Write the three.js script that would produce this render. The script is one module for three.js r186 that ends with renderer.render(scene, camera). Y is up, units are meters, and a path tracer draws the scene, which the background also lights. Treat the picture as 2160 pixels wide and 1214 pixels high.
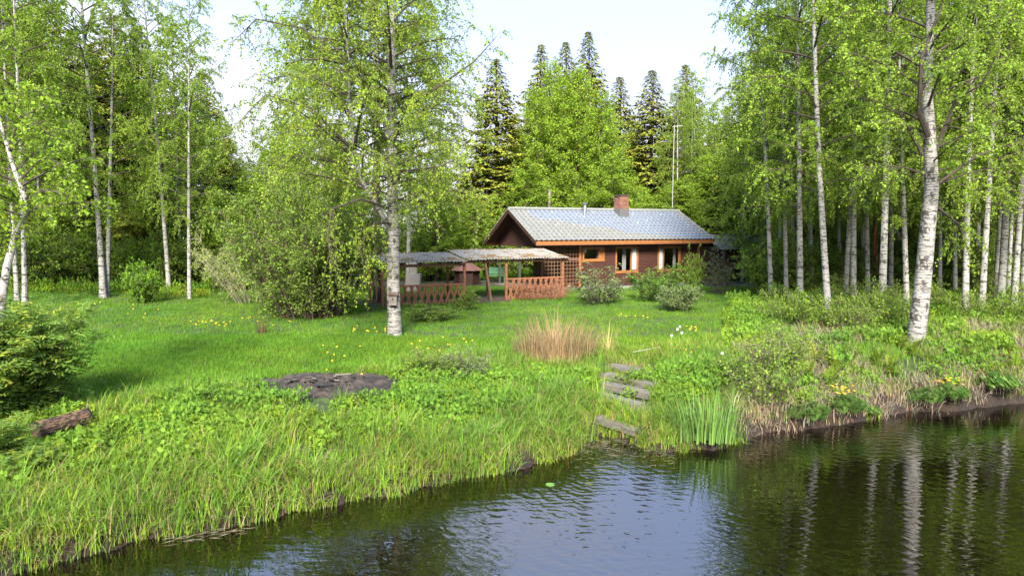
import * as THREE from 'three';

// ───────────────────────── camera, sky, sun, exposure ─────────────────────────
const scene = new THREE.Scene();
const EYE = 4.6, FPX = 1440, CX = 1080, CY = 607, HOR = 480;      // metres above the water; photograph pixels
const PITCH = Math.atan((CY - HOR) / FPX);
const camera = new THREE.PerspectiveCamera(2 * Math.atan(CY / FPX) * 180 / Math.PI, 2160 / 1214, 0.1, 900);
camera.position.set(0, EYE, 0);
camera.rotation.x = -PITCH;
camera.updateMatrixWorld(true);

const renderer = new THREE.WebGLRenderer({ antialias: true });
renderer.setSize(1024, 575);
renderer.toneMapping = THREE.LinearToneMapping;
renderer.toneMappingExposure = 3.8;
renderer.shadowMap.enabled = true;

const sun = new THREE.DirectionalLight(new THREE.Color(1.0, 0.94, 0.84), 4.1);
sun.position.set(-4, 52, 40);
sun.target.position.set(0, 0, -24);
sun.shadow.radius = 34;
sun.castShadow = true;
sun.shadow.mapSize.set(4096, 4096);
Object.assign(sun.shadow.camera, { left: -60, right: 60, top: 60, bottom: -60, near: 1, far: 200 });
scene.add(sun, sun.target);

function rng(seed) { let a = seed >>> 0; return () => { a = (a + 0x6D2B79F5) >>> 0; let t = a; t = Math.imul(t ^ (t >>> 15), t | 1); t ^= t + Math.imul(t ^ (t >>> 7), t | 61); return ((t ^ (t >>> 14)) >>> 0) / 4294967296; }; }
const hash2 = (x, y) => { let h = Math.imul(x | 0, 374761393) + Math.imul(y | 0, 668265263); h = Math.imul(h ^ (h >>> 13), 1274126177); return ((h ^ (h >>> 16)) >>> 0) / 4294967296; };
function vnoise(x, y) { const xi = Math.floor(x), yi = Math.floor(y), fx = x - xi, fy = y - yi, u = fx * fx * (3 - 2 * fx), v = fy * fy * (3 - 2 * fy);
  const a = hash2(xi, yi), b = hash2(xi + 1, yi), c = hash2(xi, yi + 1), d = hash2(xi + 1, yi + 1); return a + (b - a) * u + (c - a) * v + (a - b - c + d) * u * v; }
function fbm(x, y, o = 4) { let s = 0, a = 0.5; for (let i = 0; i < o; i++) { s += a * vnoise(x, y); x = x * 2.03 + 17.3; y = y * 2.03 + 5.1; a *= 0.5; } return s / (1 - Math.pow(0.5, o)); }
const clamp = (x, a = 0, b = 1) => Math.min(b, Math.max(a, x));
const lerp = (a, b, t) => a + (b - a) * t;
const smooth = (a, b, x) => { const t = clamp((x - a) / (b - a)); return t * t * (3 - 2 * t); };

{ // computed sky: pale bright blue, whiter and faintly pink near the horizon, thin soft clouds
  const W = 1024, H = 512, d = new Float32Array(W * H * 4);
  for (let j = 0; j < H; j++) for (let i = 0; i < W; i++) {
    const el = (j + 0.5) / H * 180 - 90, az = (i + 0.5) / W * Math.PI * 2, k = (j * W + i) * 4;
    const t = clamp(el / 90), e = Math.max(el, 0);
    const cx = Math.cos(az), sx = Math.sin(az);
    const n = fbm(cx * 3.2 + 9, sx * 3.2 + e * 0.11 + 4, 5);
    const cl = smooth(0.42, 0.72, n) * smooth(50, 4, e) * 0.75;
    const g = Math.pow(1 - t, 2.1);
    let r = lerp(0.24, 0.272, g), gg = lerp(0.38, 0.308, g), b = lerp(0.70, 0.43, g);
    const hz = smooth(17, 0, e) * 0.85; r = lerp(r, 0.43, hz); gg = lerp(gg, 0.40, hz); b = lerp(b, 0.42, hz);
    r = lerp(r, 0.40, cl); gg = lerp(gg, 0.40, cl); b = lerp(b, 0.44, cl);
    d[k] = r * 0.95; d[k + 1] = gg * 0.95; d[k + 2] = b * 0.95; d[k + 3] = 1;
  }
  const tx = new THREE.DataTexture(d, W, H, THREE.RGBAFormat, THREE.FloatType);
  tx.mapping = THREE.EquirectangularReflectionMapping; tx.magFilter = THREE.LinearFilter; tx.minFilter = THREE.LinearFilter; tx.needsUpdate = true;
  scene.background = tx; scene.environment = tx;
}

// ───────────────────────── pixels to rays, terrain ─────────────────────────
const cosP = Math.cos(PITCH), sinP = Math.sin(PITCH);
function dirOf(px, py) { const x = (px - CX) / FPX, y = (CY - py) / FPX; return new THREE.Vector3(x, y * cosP - sinP, -(cosP + y * sinP)); }
function at(px, py, depth) { const d = dirOf(px, py), s = depth / -d.z; return new THREE.Vector3(d.x * s, EYE + d.y * s, -depth); }
function onLevel(px, py, Y) { const d = dirOf(px, py), s = (Y - EYE) / d.y; return new THREE.Vector3(d.x * s, Y, d.z * s); }
const pixX = (x, depth) => CX + FPX * x / depth;

const SHORE = [[-1500, 1700], [-700, 1420], [-200, 1265], [60, 1200], [250, 1152], [400, 1120], [560, 1093], [700, 1064], [850, 1036], [1000, 1004], [1100, 985], [1175, 965], [1215, 940], [1275, 920], [1330, 930], [1385, 950], [1440, 950], [1500, 946], [1565, 930], [1615, 912], [1700, 908], [1760, 898], [1840, 886], [1900, 868], [2000, 868], [2090, 854], [2200, 846], [2600, 815], [3400, 770], [5200, 705]]
  .map(([x, y]) => { const p = onLevel(x, y, 0); return [p.x, p.z]; });
function shoreZ(x) { const S = SHORE; if (x <= S[0][0]) return S[0][1]; for (let i = 1; i < S.length; i++) if (x <= S[i][0]) return lerp(S[i - 1][1], S[i][1], (x - S[i - 1][0]) / (S[i][0] - S[i - 1][0])); return S[S.length - 1][1]; }
function inland(x, z) { // signed distance to the waterline
  let m = 1e9; for (let i = 1; i < SHORE.length; i++) { const [ax, az] = SHORE[i - 1], [bx, bz] = SHORE[i], dx = bx - ax, dz = bz - az; const t = clamp(((x - ax) * dx + (z - az) * dz) / (dx * dx + dz * dz)); const ex = ax + dx * t - x, ez = az + dz * t - z; m = Math.min(m, ex * ex + ez * ez); }
  m = Math.sqrt(m); return z < shoreZ(x) ? m : -m; }
const PL = [[0, 0], [0.07, 0.12], [0.22, 0.3], [0.6, 0.44], [2, 0.78], [4.5, 1.1], [9, 1.26], [15, 1.3]], PR = [[0, 0], [0.08, 0.16], [0.25, 0.4], [0.8, 0.7], [1.6, 1.0], [2.6, 1.2], [5, 1.28], [15, 1.3]];
const prof = (P, d) => { if (d >= 15) return 1.3; for (let i = 1; i < P.length; i++) if (d <= P[i][0]) return lerp(P[i - 1][1], P[i][1], (d - P[i - 1][0]) / (P[i][0] - P[i - 1][0])); return 1.3; };
function heightD(x, z, d) {
  if (Math.abs(d) < 1.5) d += (fbm(x * 1.9 + 40, z * 1.9, 3) - 0.5) * 0.4 * smooth(1.5, 0, Math.abs(d));
  if (d <= 0) return Math.max(-0.9, d * 0.55 - 0.02);
  const w = smooth(3.2, 5.5, x); d = Math.max(0.004, d + (fbm(x * 2.2 + 1, z * 2.2, 3) - 0.5) * 0.42 * smooth(0, 0.12, d) * smooth(2, 0.6, d));
  let h = lerp(prof(PL, d), prof(PR, d), w);
  h += (fbm(x * 0.8, z * 0.8, 3) - 0.5) * 0.16 * smooth(0.2, 1.2, d) * (1 - 0.55 * smooth(4, 8, d));
  const D = -z; h += (fbm(x * 0.12 + 3, z * 0.12, 3) - 0.5) * 0.9 * smooth(38, 60, D);
  if (x < -14) h += smooth(-14, -30, x) * 0.5;
  return h;
}
const height = (x, z) => heightD(x, z, inland(x, z));
function onGround(px, py) { const d = dirOf(px, py); let s = 4; for (; s < 150; s += 0.12) { if (EYE + d.y * s <= height(d.x * s, d.z * s)) break; } let lo = s - 0.12, hi = s; for (let k = 0; k < 8; k++) { const m = (lo + hi) / 2; if (EYE + d.y * m <= height(d.x * m, d.z * m)) hi = m; else lo = m; } return new THREE.Vector3(d.x * hi, EYE + d.y * hi, d.z * hi); }
function footAt(px, depth) { const x = (px - CX) / FPX * depth / cosP; const z = -depth; return new THREE.Vector3(x, height(x, z), z); }

// ───────────────────────── helpers ─────────────────────────
const taken = new Map();
function numbered(n) { const k = taken.get(n) || 0; taken.set(n, k + 1); return k ? `${n}_${String(k).padStart(3, '0')}` : n; }
function tag(o, label, category, group, kind) { o.userData.label = label; if (category) o.userData.category = category; if (group) o.userData.group = group; if (kind) o.userData.kind = kind; return o; }
function base(name, pos, label, category, group) { const o = new THREE.Group(); o.name = numbered(name); if (pos) o.position.copy(pos); tag(o, label, category, group); scene.add(o); return o; }
function mesh(name, geo, mat, parent) { const m = new THREE.Mesh(geo, mat); m.name = parent ? name : numbered(name); m.castShadow = m.receiveShadow = true; (parent || scene).add(m); return m; }
const V = (x, y, z) => new THREE.Vector3(x, y, z);
const lin = (r, g, b) => new THREE.Color().setRGB(r, g, b);
const UPV = V(0, 1, 0);

class GB {
  constructor() { this.p = []; this.c = []; this.i = []; this.u = []; this.n = 0; this.hasU = false; this.hasC = false; }
  v(x, y, z, c, u, w) { this.p.push(x, y, z); if (c) { this.c.push(c[0], c[1], c[2]); this.hasC = true; } else this.c.push(1, 1, 1); if (u !== undefined) { this.u.push(u, w); this.hasU = true; } else this.u.push(x, z); return this.n++; }
  tri(a, b, c) { this.i.push(a, b, c); }
  quad(a, b, c, d) { this.i.push(a, b, c, a, c, d); }
  // a folded leaf: base, two sides, tip
  leaf(px, py, pz, dx, dy, dz, sx, sy, sz, len, wid, c, fold = 0.12) {
    const nx = dy * sz - dz * sy, ny = dz * sx - dx * sz, nz = dx * sy - dy * sx, m = 0.45 * len, f = fold * len;
    const a = this.v(px, py, pz, c), b = this.v(px + dx * m + sx * wid + nx * f, py + dy * m + sy * wid + ny * f, pz + dz * m + sz * wid + nz * f, c);
    const t = this.v(px + dx * len, py + dy * len, pz + dz * len, c), d = this.v(px + dx * m - sx * wid + nx * f, py + dy * m - sy * wid + ny * f, pz + dz * m - sz * wid + nz * f, c);
    this.i.push(a, b, t, a, t, d);
  }
  // a grass blade that bends over in direction az
  blade(x, y, z, az, len, wid, bend, c, seg = 3, c2) {
    const ca = Math.cos(az), sa = Math.sin(az); let th = 0.12, cx = x, cy = y, cz = z, pa = -1, pb = -1; const st = len / seg;
    for (let k = 0; k <= seg; k++) { const t = k / seg, w = wid * (1 - Math.pow(t, 1.6)) * 0.5, col = c2 ? [lerp(c[0], c2[0], t), lerp(c[1], c2[1], t), lerp(c[2], c2[2], t)] : c;
      if (k === seg) { const e = this.v(cx, cy, cz, col); this.tri(pa, pb, e); break; }
      const a = this.v(cx - sa * w, cy, cz + ca * w, col), b = this.v(cx + sa * w, cy, cz - ca * w, col);
      if (pa >= 0) this.quad(pa, pb, b, a);
      pa = a; pb = b; cx += Math.sin(th) * ca * st; cz += Math.sin(th) * sa * st; cy += Math.cos(th) * st; th += bend / seg; }
  }
  tube(pts, rad, sides = 6, c, cap = false, uRep = 1, vRep = 1) {
    let t0 = pts[1].clone().sub(pts[0]).normalize(), nr = Math.abs(t0.y) > 0.9 ? V(1, 0, 0) : V(0, 1, 0); nr.sub(t0.clone().multiplyScalar(nr.dot(t0))).normalize(); let prev = -1, L = 0;
    for (let k = 0; k < pts.length; k++) { const t = (k < pts.length - 1 ? pts[k + 1].clone().sub(pts[Math.max(0, k - 1)]) : pts[k].clone().sub(pts[k - 1])).normalize(); nr.sub(t.clone().multiplyScalar(nr.dot(t))).normalize(); const bi = t.clone().cross(nr); if (k) L += pts[k].distanceTo(pts[k - 1]);
      const r = typeof rad === 'function' ? rad(k / (pts.length - 1)) : rad[k], st = this.n;
      for (let s = 0; s <= sides; s++) { const a = s / sides * Math.PI * 2, ca = Math.cos(a) * r, sa = Math.sin(a) * r; this.v(pts[k].x + nr.x * ca + bi.x * sa, pts[k].y + nr.y * ca + bi.y * sa, pts[k].z + nr.z * ca + bi.z * sa, c, s / sides * uRep, L / 4 * vRep); }
      if (prev >= 0) for (let s = 0; s < sides; s++) { this.i.push(prev + s, prev + s + 1, st + s + 1, prev + s, st + s + 1, st + s); }
      prev = st; if (cap && (k === 0 || k === pts.length - 1)) { const m = this.v(pts[k].x, pts[k].y, pts[k].z, c, 0.5, 0.5); for (let s = 0; s < sides; s++) this.i.push(m, st + s, st + s + 1); } }
  }
  box(x0, x1, y0, y1, z0, z1, c) { const q = [[x0, y0, z0], [x1, y0, z0], [x1, y1, z0], [x0, y1, z0], [x0, y0, z1], [x1, y0, z1], [x1, y1, z1], [x0, y1, z1]];
    for (const [f, ua, va] of [[[1, 0, 3, 2], 0, 1], [[4, 5, 6, 7], 0, 1], [[0, 4, 7, 3], 2, 1], [[5, 1, 2, 6], 2, 1], [[3, 7, 6, 2], 0, 2], [[0, 1, 5, 4], 0, 2]]) { const s = f.map(k => this.v(q[k][0], q[k][1], q[k][2], c, q[k][ua], q[k][va])); this.quad(s[0], s[1], s[2], s[3]); } }
  // a bar of rectangular section between two points
  bar(a, b, w, h, c, up = UPV) { const t = b.clone().sub(a), L = t.length(); t.normalize(); const s = t.clone().cross(up); if (s.lengthSq() < 1e-6) s.set(1, 0, 0); s.normalize(); const n = s.clone().cross(t); const cs = [[-1, -1], [1, -1], [1, 1], [-1, 1]]; const P = (e, k, l) => [e.x + s.x * cs[k][0] * w / 2 + n.x * cs[k][1] * h / 2, e.y + s.y * cs[k][0] * w / 2 + n.y * cs[k][1] * h / 2, e.z + s.z * cs[k][0] * w / 2 + n.z * cs[k][1] * h / 2];
    for (let k = 0; k < 4; k++) { const m = (k + 1) % 4, q = [P(a, k), P(a, m), P(b, m), P(b, k)], uu = [[0, k * 0.1], [0, k * 0.1 + 0.1], [L, k * 0.1 + 0.1], [L, k * 0.1]]; const s2 = q.map((r, j) => this.v(r[0], r[1], r[2], c, uu[j][0], uu[j][1])); this.quad(s2[0], s2[1], s2[2], s2[3]); }
    for (const e of [a, b]) { const s2 = [0, 1, 2, 3].map(k => { const r = P(e, k); return this.v(r[0], r[1], r[2], c, k * 0.03, 0.02); }); e === a ? this.quad(s2[3], s2[2], s2[1], s2[0]) : this.quad(s2[0], s2[1], s2[2], s2[3]); } }
  geo(smoothN = false) { const g = new THREE.BufferGeometry(); g.setAttribute('position', new THREE.Float32BufferAttribute(this.p, 3)); if (this.hasC) g.setAttribute('color', new THREE.Float32BufferAttribute(this.c, 3)); if (this.hasU) g.setAttribute('uv', new THREE.Float32BufferAttribute(this.u, 2)); g.setIndex(this.i); if (smoothN) g.computeVertexNormals(); return g; }
}
function tex(w, h, fn, srgb = true) { const d = new Uint8Array(w * h * 4); for (let y = 0; y < h; y++) for (let x = 0; x < w; x++) { const c = fn(x / w, y / h, x, y), k = (y * w + x) * 4; d[k] = clamp(c[0]) * 255; d[k + 1] = clamp(c[1]) * 255; d[k + 2] = clamp(c[2]) * 255; d[k + 3] = 255; } const t = new THREE.DataTexture(d, w, h, THREE.RGBAFormat); t.wrapS = t.wrapT = THREE.RepeatWrapping; t.magFilter = THREE.LinearFilter; t.minFilter = THREE.LinearMipmapLinearFilter; t.generateMipmaps = true; if (srgb) t.colorSpace = THREE.SRGBColorSpace; t.needsUpdate = true; return t; }
// noise that tiles over the unit square
const tnoise = (u, v, fx, fy, o = 3) => { let s = 0, a = 0.5, t = 0; for (let k = 0; k < o; k++) { const X = u * fx, Y = v * fy, xi = Math.floor(X), yi = Math.floor(Y), ax = X - xi, ay = Y - yi, p = ax * ax * (3 - 2 * ax), q = ay * ay * (3 - 2 * ay), h = (i, j) => hash2(((xi + i) % fx) + k * 91, ((yi + j) % fy) + k * 57); s += a * lerp(lerp(h(0, 0), h(1, 0), p), lerp(h(0, 1), h(1, 1), p), q); t += a; a *= 0.5; fx *= 2; fy *= 2; } return s / t; };

// ───────────────────────── materials ─────────────────────────
const std = (o) => new THREE.MeshStandardMaterial({ roughness: 0.85, ...o });
const leafMat = (o = {}) => new THREE.MeshPhysicalMaterial({ vertexColors: true, roughness: 0.95, specularIntensity: 0.12, transmission: 0.5, thickness: 0, side: THREE.DoubleSide, ...o });
function birchTex(seed, dark) { const R = rng(seed), W = 256, H = 1024, bands = new Float32Array(W * H);
  for (let k = 0; k < 330; k++) { const x0 = R() * W, y0 = R() * H, w = 6 + R() * R() * 95, h = 1.5 + R() * R() * 7; for (let y = -10; y <= 10; y++) for (let x = -w; x <= w; x++) { const e = (x / w) ** 2 + ((y + Math.sin(x * 0.09 + k) * 1.6) / h) ** 2; if (e < 1) { const xi = ((x0 + x | 0) + W * 4) % W, yi = ((y0 + y | 0) + H * 4) % H; bands[yi * W + xi] = Math.max(bands[yi * W + xi], 1 - e * e); } } }
  return tex(W, H, (u, v, x, y) => { const n = tnoise(u, v, 8, 24), f = tnoise(u, v, 30, 160, 2), p = smooth(0.66 - dark, 0.8 - dark, tnoise(u, v, 5, 16, 4)); let b = clamp(bands[y * W + x] * 0.92 * (0.6 + f * 0.6) + p * (0.4 + 0.5 * f)); const w = 0.70 + 0.10 * n - 0.10 * f; return [lerp(w, 0.17, b), lerp(w * 0.975, 0.15, b), lerp(w * 0.93, 0.13, b)]; }); }
const birchTexA = birchTex(11, 0), birchTexB = birchTex(12, 0.1);
const barkTex = tex(256, 512, (u, v) => { const a = tnoise(u, v, 14, 10, 4), b = tnoise(u, v, 26, 8, 2), c = smooth(0.35, 0.6, a * 0.6 + b * 0.4); return [lerp(0.16, 0.42, c), lerp(0.13, 0.35, c), lerp(0.10, 0.29, c)]; });
const pineTex = tex(256, 512, (u, v) => { const a = tnoise(u, v, 10, 14, 4), c = smooth(0.35, 0.6, a); return [lerp(0.28, 0.56, c), lerp(0.17, 0.36, c), lerp(0.11, 0.25, c)]; });
const woodTex = tex(512, 128, (u, v) => { const a = tnoise(u, v, 4, 40, 3), b = tnoise(u, v, 12, 90, 2), c = a * 0.6 + b * 0.4; return [0.62 + 0.5 * c, 0.62 + 0.48 * c, 0.62 + 0.46 * c]; });
const M = {
  birch: std({ map: birchTexA, bumpMap: birchTexA, bumpScale: 0.006, roughness: 0.75, color: lin(0.66, 0.66, 0.64) }), birchOld: std({ map: birchTexB, bumpMap: birchTexB, bumpScale: 0.012, roughness: 0.8, color: lin(0.58, 0.57, 0.55) }),
  bark: std({ map: barkTex, bumpMap: barkTex, bumpScale: 0.02, roughness: 0.95 }), pine: std({ map: pineTex, bumpMap: pineTex, bumpScale: 0.02, roughness: 0.95 }),
  twig: std({ color: lin(0.055, 0.04, 0.03), roughness: 0.95 }), paleTwig: std({ color: lin(0.22, 0.19, 0.13), roughness: 0.9 }), leaf: leafMat(),
  needle: leafMat({ transmission: 0.12 }), grass: leafMat({ transmission: 0.35 }), dry: leafMat({ transmission: 0.2 }),
  wall: std({ map: woodTex, color: lin(0.075, 0.028, 0.018), roughness: 0.6 }), dark: std({ map: woodTex, color: lin(0.075, 0.028, 0.018), roughness: 0.75 }),
  trim: std({ map: woodTex, color: lin(0.36, 0.145, 0.045), roughness: 0.55 }), rail: std({ map: woodTex, color: lin(0.29, 0.115, 0.05), roughness: 0.7 }), grey: std({ map: woodTex, color: lin(0.21, 0.185, 0.155), roughness: 0.9 }),
  slat: std({ map: woodTex, color: lin(0.17, 0.09, 0.05), roughness: 0.85 }), metal: std({ color: lin(0.22, 0.23, 0.24), roughness: 0.45, metalness: 0.5 }), white: std({ color: lin(0.5, 0.49, 0.46), roughness: 0.8 }),
  glass: new THREE.MeshPhysicalMaterial({ color: 0xffffff, transmission: 1, thickness: 0, roughness: 0.02, ior: 1.5 }), inside: std({ map: woodTex, color: lin(0.30, 0.2, 0.12) }),
};

// ───────────────────────── ground and river ─────────────────────────
function axis(lo, a, b, hi, st) { const o = []; let s = st; for (let x = a; x <= b + 1e-6; x += st) o.push(x); for (let x = b, k = st; x < hi;) { k *= 1.35; x += k; o.push(x); } for (let x = a, k = st; x > lo;) { k *= 1.35; x -= k; o.unshift(x); } return o; }
const PATCH = onGround(690, 812);
const inPatch = (x, z) => { const dx = (x - PATCH.x), dz = (z - PATCH.z); const e = Math.sqrt((dx * 0.72 + dz * 0.28) ** 2 + (dz * 1.25 - dx * 0.1) ** 2); return e + (fbm(x * 2 + 4, z * 2, 3) - 0.5) * 0.7; };
{
  const xs = axis(-260, -14, 20, 260, 0.14), zs = axis(-420, -30, -6, 60, 0.13), g = new GB();
  for (const z of zs) for (const x of xs) {
    const d = inland(x, z), n = fbm(x * 1.3, z * 1.3, 4), m = fbm(x * 0.25 + 8, z * 0.25, 3);
    let c = [lerp(0.036, 0.06, n), lerp(0.06, 0.10, n), 0.014];                                   // turf
    const soil = [lerp(0.018, 0.045, n), lerp(0.010, 0.026, n), lerp(0.005, 0.014, n)], straw = [0.13, 0.10, 0.06];
    const mixc = (a, b, t) => [lerp(a[0], b[0], t), lerp(a[1], b[1], t), lerp(a[2], b[2], t)];
    c = mixc(c, soil, 1 - smooth(0.35, 0.95, d + (n - 0.5) * 0.9));
    if (x > 4) c = mixc(c, straw, smooth(0.44, 0.62, n) * 0.8 * smooth(4, 6, x) * smooth(0.4, 1, d) * (1 - smooth(4, 6.5, d)));
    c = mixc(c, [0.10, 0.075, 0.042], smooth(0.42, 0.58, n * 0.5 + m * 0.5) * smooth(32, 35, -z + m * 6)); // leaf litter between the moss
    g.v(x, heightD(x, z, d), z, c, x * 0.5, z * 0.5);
  }
  const nx = xs.length; for (let j = 0; j < zs.length - 1; j++) for (let i = 0; i < nx - 1; i++) { const a = j * nx + i; g.quad(a, a + nx, a + nx + 1, a + 1); }
  const soilTex = tex(512, 512, (u, v) => { const n = tnoise(u, v, 40, 40, 3), w = tnoise(u, v, 9, 9, 3), c = 0.55 + 0.5 * n + 0.25 * (w - 0.5); return [c, c, c]; });
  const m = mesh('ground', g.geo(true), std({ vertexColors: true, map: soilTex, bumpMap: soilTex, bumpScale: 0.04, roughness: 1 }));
  tag(m, 'grassy ground sloping down from the cottage to the river', null, null, 'structure');
}
{
  const N = 1536, S = 26, d = new Uint8Array(N * N * 4), R = rng(5), waves = [];
  for (let k = 0; k < 26; k++) { const a = -0.45 + (R() - 0.5) * 1.5, l = 0.065 + R() * R() * 0.34, kx = Math.round(Math.sin(a) * S / l), ky = Math.round(Math.cos(a) * S / l); waves.push([kx * 2 * Math.PI, ky * 2 * Math.PI, R() * 6.28, Math.pow(l, 1.25)]); }
  const tot = waves.reduce((s, w) => s + w[3], 0);
  for (let y = 0; y < N; y++) for (let x = 0; x < N; x++) { const u = x / N, v = y / N; let h = 0; const wx = (tnoise(u, v, 12, 12, 2) - 0.5) * 0.02, wy = (tnoise(v, u, 12, 12, 2) - 0.5) * 0.02; for (const w of waves) h += w[3] * Math.sin(w[0] * (u + wx) + w[1] * (v + wy) + w[2]); h = h / tot * 2.1; const amp = 0.32 + 0.68 * smooth(0.34, 0.62, tnoise(u, v, 7, 7, 2)); const c = clamp(0.5 + 0.5 * h * amp) * 255, k = (y * N + x) * 4; d[k] = d[k + 1] = d[k + 2] = c; d[k + 3] = 255; }
  const t = new THREE.DataTexture(d, N, N, THREE.RGBAFormat); t.wrapS = t.wrapT = THREE.RepeatWrapping; t.magFilter = t.minFilter = THREE.LinearFilter; t.needsUpdate = true;
  const g = new GB(), a = [[-260, 60], [-260, -150], [260, -150], [260, 60]].map(([x, z]) => g.v(x, 0, z, null, x / S, z / S)); g.quad(a[0], a[3], a[2], a[1]);
  const m = mesh('river_water', g.geo(true), new THREE.MeshPhysicalMaterial({ color: lin(0.003, 0.0018, 0.0006), roughness: 0.02, ior: 2.33, bumpMap: t, bumpScale: 0.0088 }));
  tag(m, 'dark rippling river water', null, null, 'structure');
}

// ───────────────────────── cottage ─────────────────────────
const HOUSE_Y = 1.22, TH = Math.atan2(1, 2);
{
  const house = base('cottage', V(1.19, HOUSE_Y, -34.4), 'dark red wooden cottage with a grey tiled gable roof and orange trim', 'cottage');
  house.rotation.y = TH;
  const L = 11.76, RV = 3.12, EY = 2.72, RY = 4.36, BV = 6.24, BY = 2.55;             // local: x along the ridge, z = -v away from the river
  const U0 = 2.97, U1 = 11.2, V0 = 0.6, V1 = 5.7;
  // roof sheets with pressed tile relief
  const roof = new THREE.Group(); roof.name = 'roof'; house.add(roof);
  const roofTex = tex(1024, 384, (u, v) => { // v 0 at the eave, 1 at the ridge
    const e = 0.92 - 0.85 * Math.pow(clamp((u - 0.02) / 0.8), 0.6) + (fbm(u * 9, v * 4, 4) - 0.5) * 0.55 + (u < 0.09 ? 0.6 : 0); const lichen = smooth(e + 0.03, e - 0.03, v) * (u > 0.03 ? 1 : 1), rightEdge = u > 0.955 ? 1 : 0;
    const n = fbm(u * 160, v * 60, 3), s = 0.7 * smooth(0.76, 0.82, fbm(u * 60 + 7, v * 20, 3)) * smooth(0.3, 0.5, v); const k = Math.max(lichen, rightEdge);
    const a = [0.34 + 0.12 * n, 0.36 + 0.12 * n, 0.385 + 0.12 * n], b = [0.35 + 0.14 * n, 0.35 + 0.13 * n, 0.325 + 0.12 * n], w = [0.6, 0.63, 0.66]; return [0, 1, 2].map(q => lerp(lerp(a[q], b[q], k), w[q], s)); });
  const roofMat = std({ map: roofTex, roughness: 0.5, metalness: 0.0 }), NP = 10, pw = L / NP;
  const slope = (v0, y0, v1, y1, name) => { for (let k = 0; k < NP; k++) { const g = new GB(), NXs = 24, rows = 11, dv = (v1 - v0) / rows, dy = (y1 - y0) / rows, len = Math.hypot(v1 - v0, y1 - y0), ny = Math.abs(v1 - v0) / len, nv = -Math.sign(v1 - v0) * (y1 - y0) / len; let lines = [];
      for (let r = 0; r < rows; r++) for (const [f, lift] of [[0, 0.034], [0.5, 0.02], [0.999, 0.0]]) { const line = []; for (let i = 0; i <= NXs; i++) { const x = k * pw + i / NXs * pw, ph = (x / pw * 4) % 1, wv = 0.018 * Math.cos(ph * 2 * Math.PI), h = 0.03 + lift + wv, v = v0 + (r + f) * dv - (f === 0 ? Math.sign(dv) * 0.02 * Math.cos(ph * 6.283) : 0), y = y0 + (r + f) * dy; line.push(g.v(x, y + ny * h, -(v + nv * h), null, x / L, (r + f) / rows)); } lines.push(line); }
      for (let q = 0; q < lines.length - 1; q++) for (let i = 0; i < NXs; i++) g.quad(lines[q][i], lines[q][i + 1], lines[q + 1][i + 1], lines[q + 1][i]);
      mesh(name, g.geo(true), roofMat, roof); } };
  slope(-0.04, EY - 0.02, RV, RY, 'roof_sheet'); slope(BV + 0.04, BY - 0.02, RV, RY, 'roof_sheet');
  { // roof boarding under the sheets
    const g = new GB(); const P = (v, y, x) => g.v(x, y, -v, null, x, v); for (const [v, y] of [[0, EY], [BV, BY]]) { const a = P(v, y, 0.02), b = P(v, y, L - 0.02), c = P(RV, RY, L - 0.02), d = P(RV, RY, 0.02); g.quad(a, b, c, d); const a2 = P(v, y - 0.07, 0.02), b2 = P(v, y - 0.07, L - 0.02), c2 = P(RV, RY - 0.07, L - 0.02), d2 = P(RV, RY - 0.07, 0.02); g.quad(a2, b2, c2, d2); }
    mesh('roof_boarding', g.geo(), M.dark, roof);
    const r = new GB(); r.tube([V(-0.03, RY + 0.06, -RV), V(L / 2, RY + 0.065, -RV), V(L + 0.03, RY + 0.06, -RV)], () => 0.085, 8, null, true); mesh('ridge_cap', r.geo(true), std({ color: lin(0.2, 0.2, 0.18), roughness: 0.6 }), roof);
  }
  const bar = (name, a, b, w, h, mat, parent = house) => { const g = new GB(); g.bar(a, b, w, h); return mesh(name, g.geo(), mat, parent); };
  const bx = (name, x0, x1, y0, y1, v0, v1, mat, parent = house) => { const g = new GB(); g.box(x0, x1, y0, y1, -v1, -v0); return mesh(name, g.geo(), mat, parent); };
  bx('fascia', 0.03, L - 0.03, EY - 0.2, EY - 0.015, 0.0, 0.03, M.trim, roof); bx('fascia', 0.03, L - 0.03, BY - 0.2, BY - 0.015, BV - 0.03, BV, M.trim, roof);
  bx('gutter_board', 0.05, L - 0.05, EY - 0.235, EY - 0.203, 0.0, 0.09, M.rail, roof);
  for (const x of [0.0, L]) for (const [v, y] of [[-0.02, EY - 0.1], [BV + 0.02, BY - 0.1]]) { bar('bargeboard', V(x, y, -v), V(x, RY - 0.08, -RV), 0.03, 0.2, M.wall, roof); bar('barge_capping', V(x - 0.005, y + 0.14, -v), V(x - 0.005, RY + 0.06, -RV), 0.07, 0.05, std({ color: lin(0.2, 0.2, 0.175), roughness: 0.6 }), roof); }  // bargeboards take the dark wall colour: gable-end shade put into their paint
  // gable infill of upright boards and the tie beam under it
  const gable = new THREE.Group(); gable.name = 'gable'; house.add(gable);
  for (const gx of [0.72, U1 + 0.02]) for (let v = 0.5; v < BV - 0.45; v += 0.15) { const top = (q) => (q < RV ? lerp(EY, RY, q / RV) : lerp(RY, BY, (q - RV) / (BV - RV))) - 0.08; const t = Math.min(top(v), top(v + 0.145)); if (t > 2.6) bx('gable_board', gx, gx + 0.025 + (Math.round(v * 100) % 2) * 0.004, 2.5, t, v, v + 0.143, M.dark, gable); }
  bx('tie_beam', 0.66, 0.78, 2.36, 2.5, 0.4, BV - 0.3, M.dark, gable);
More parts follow.
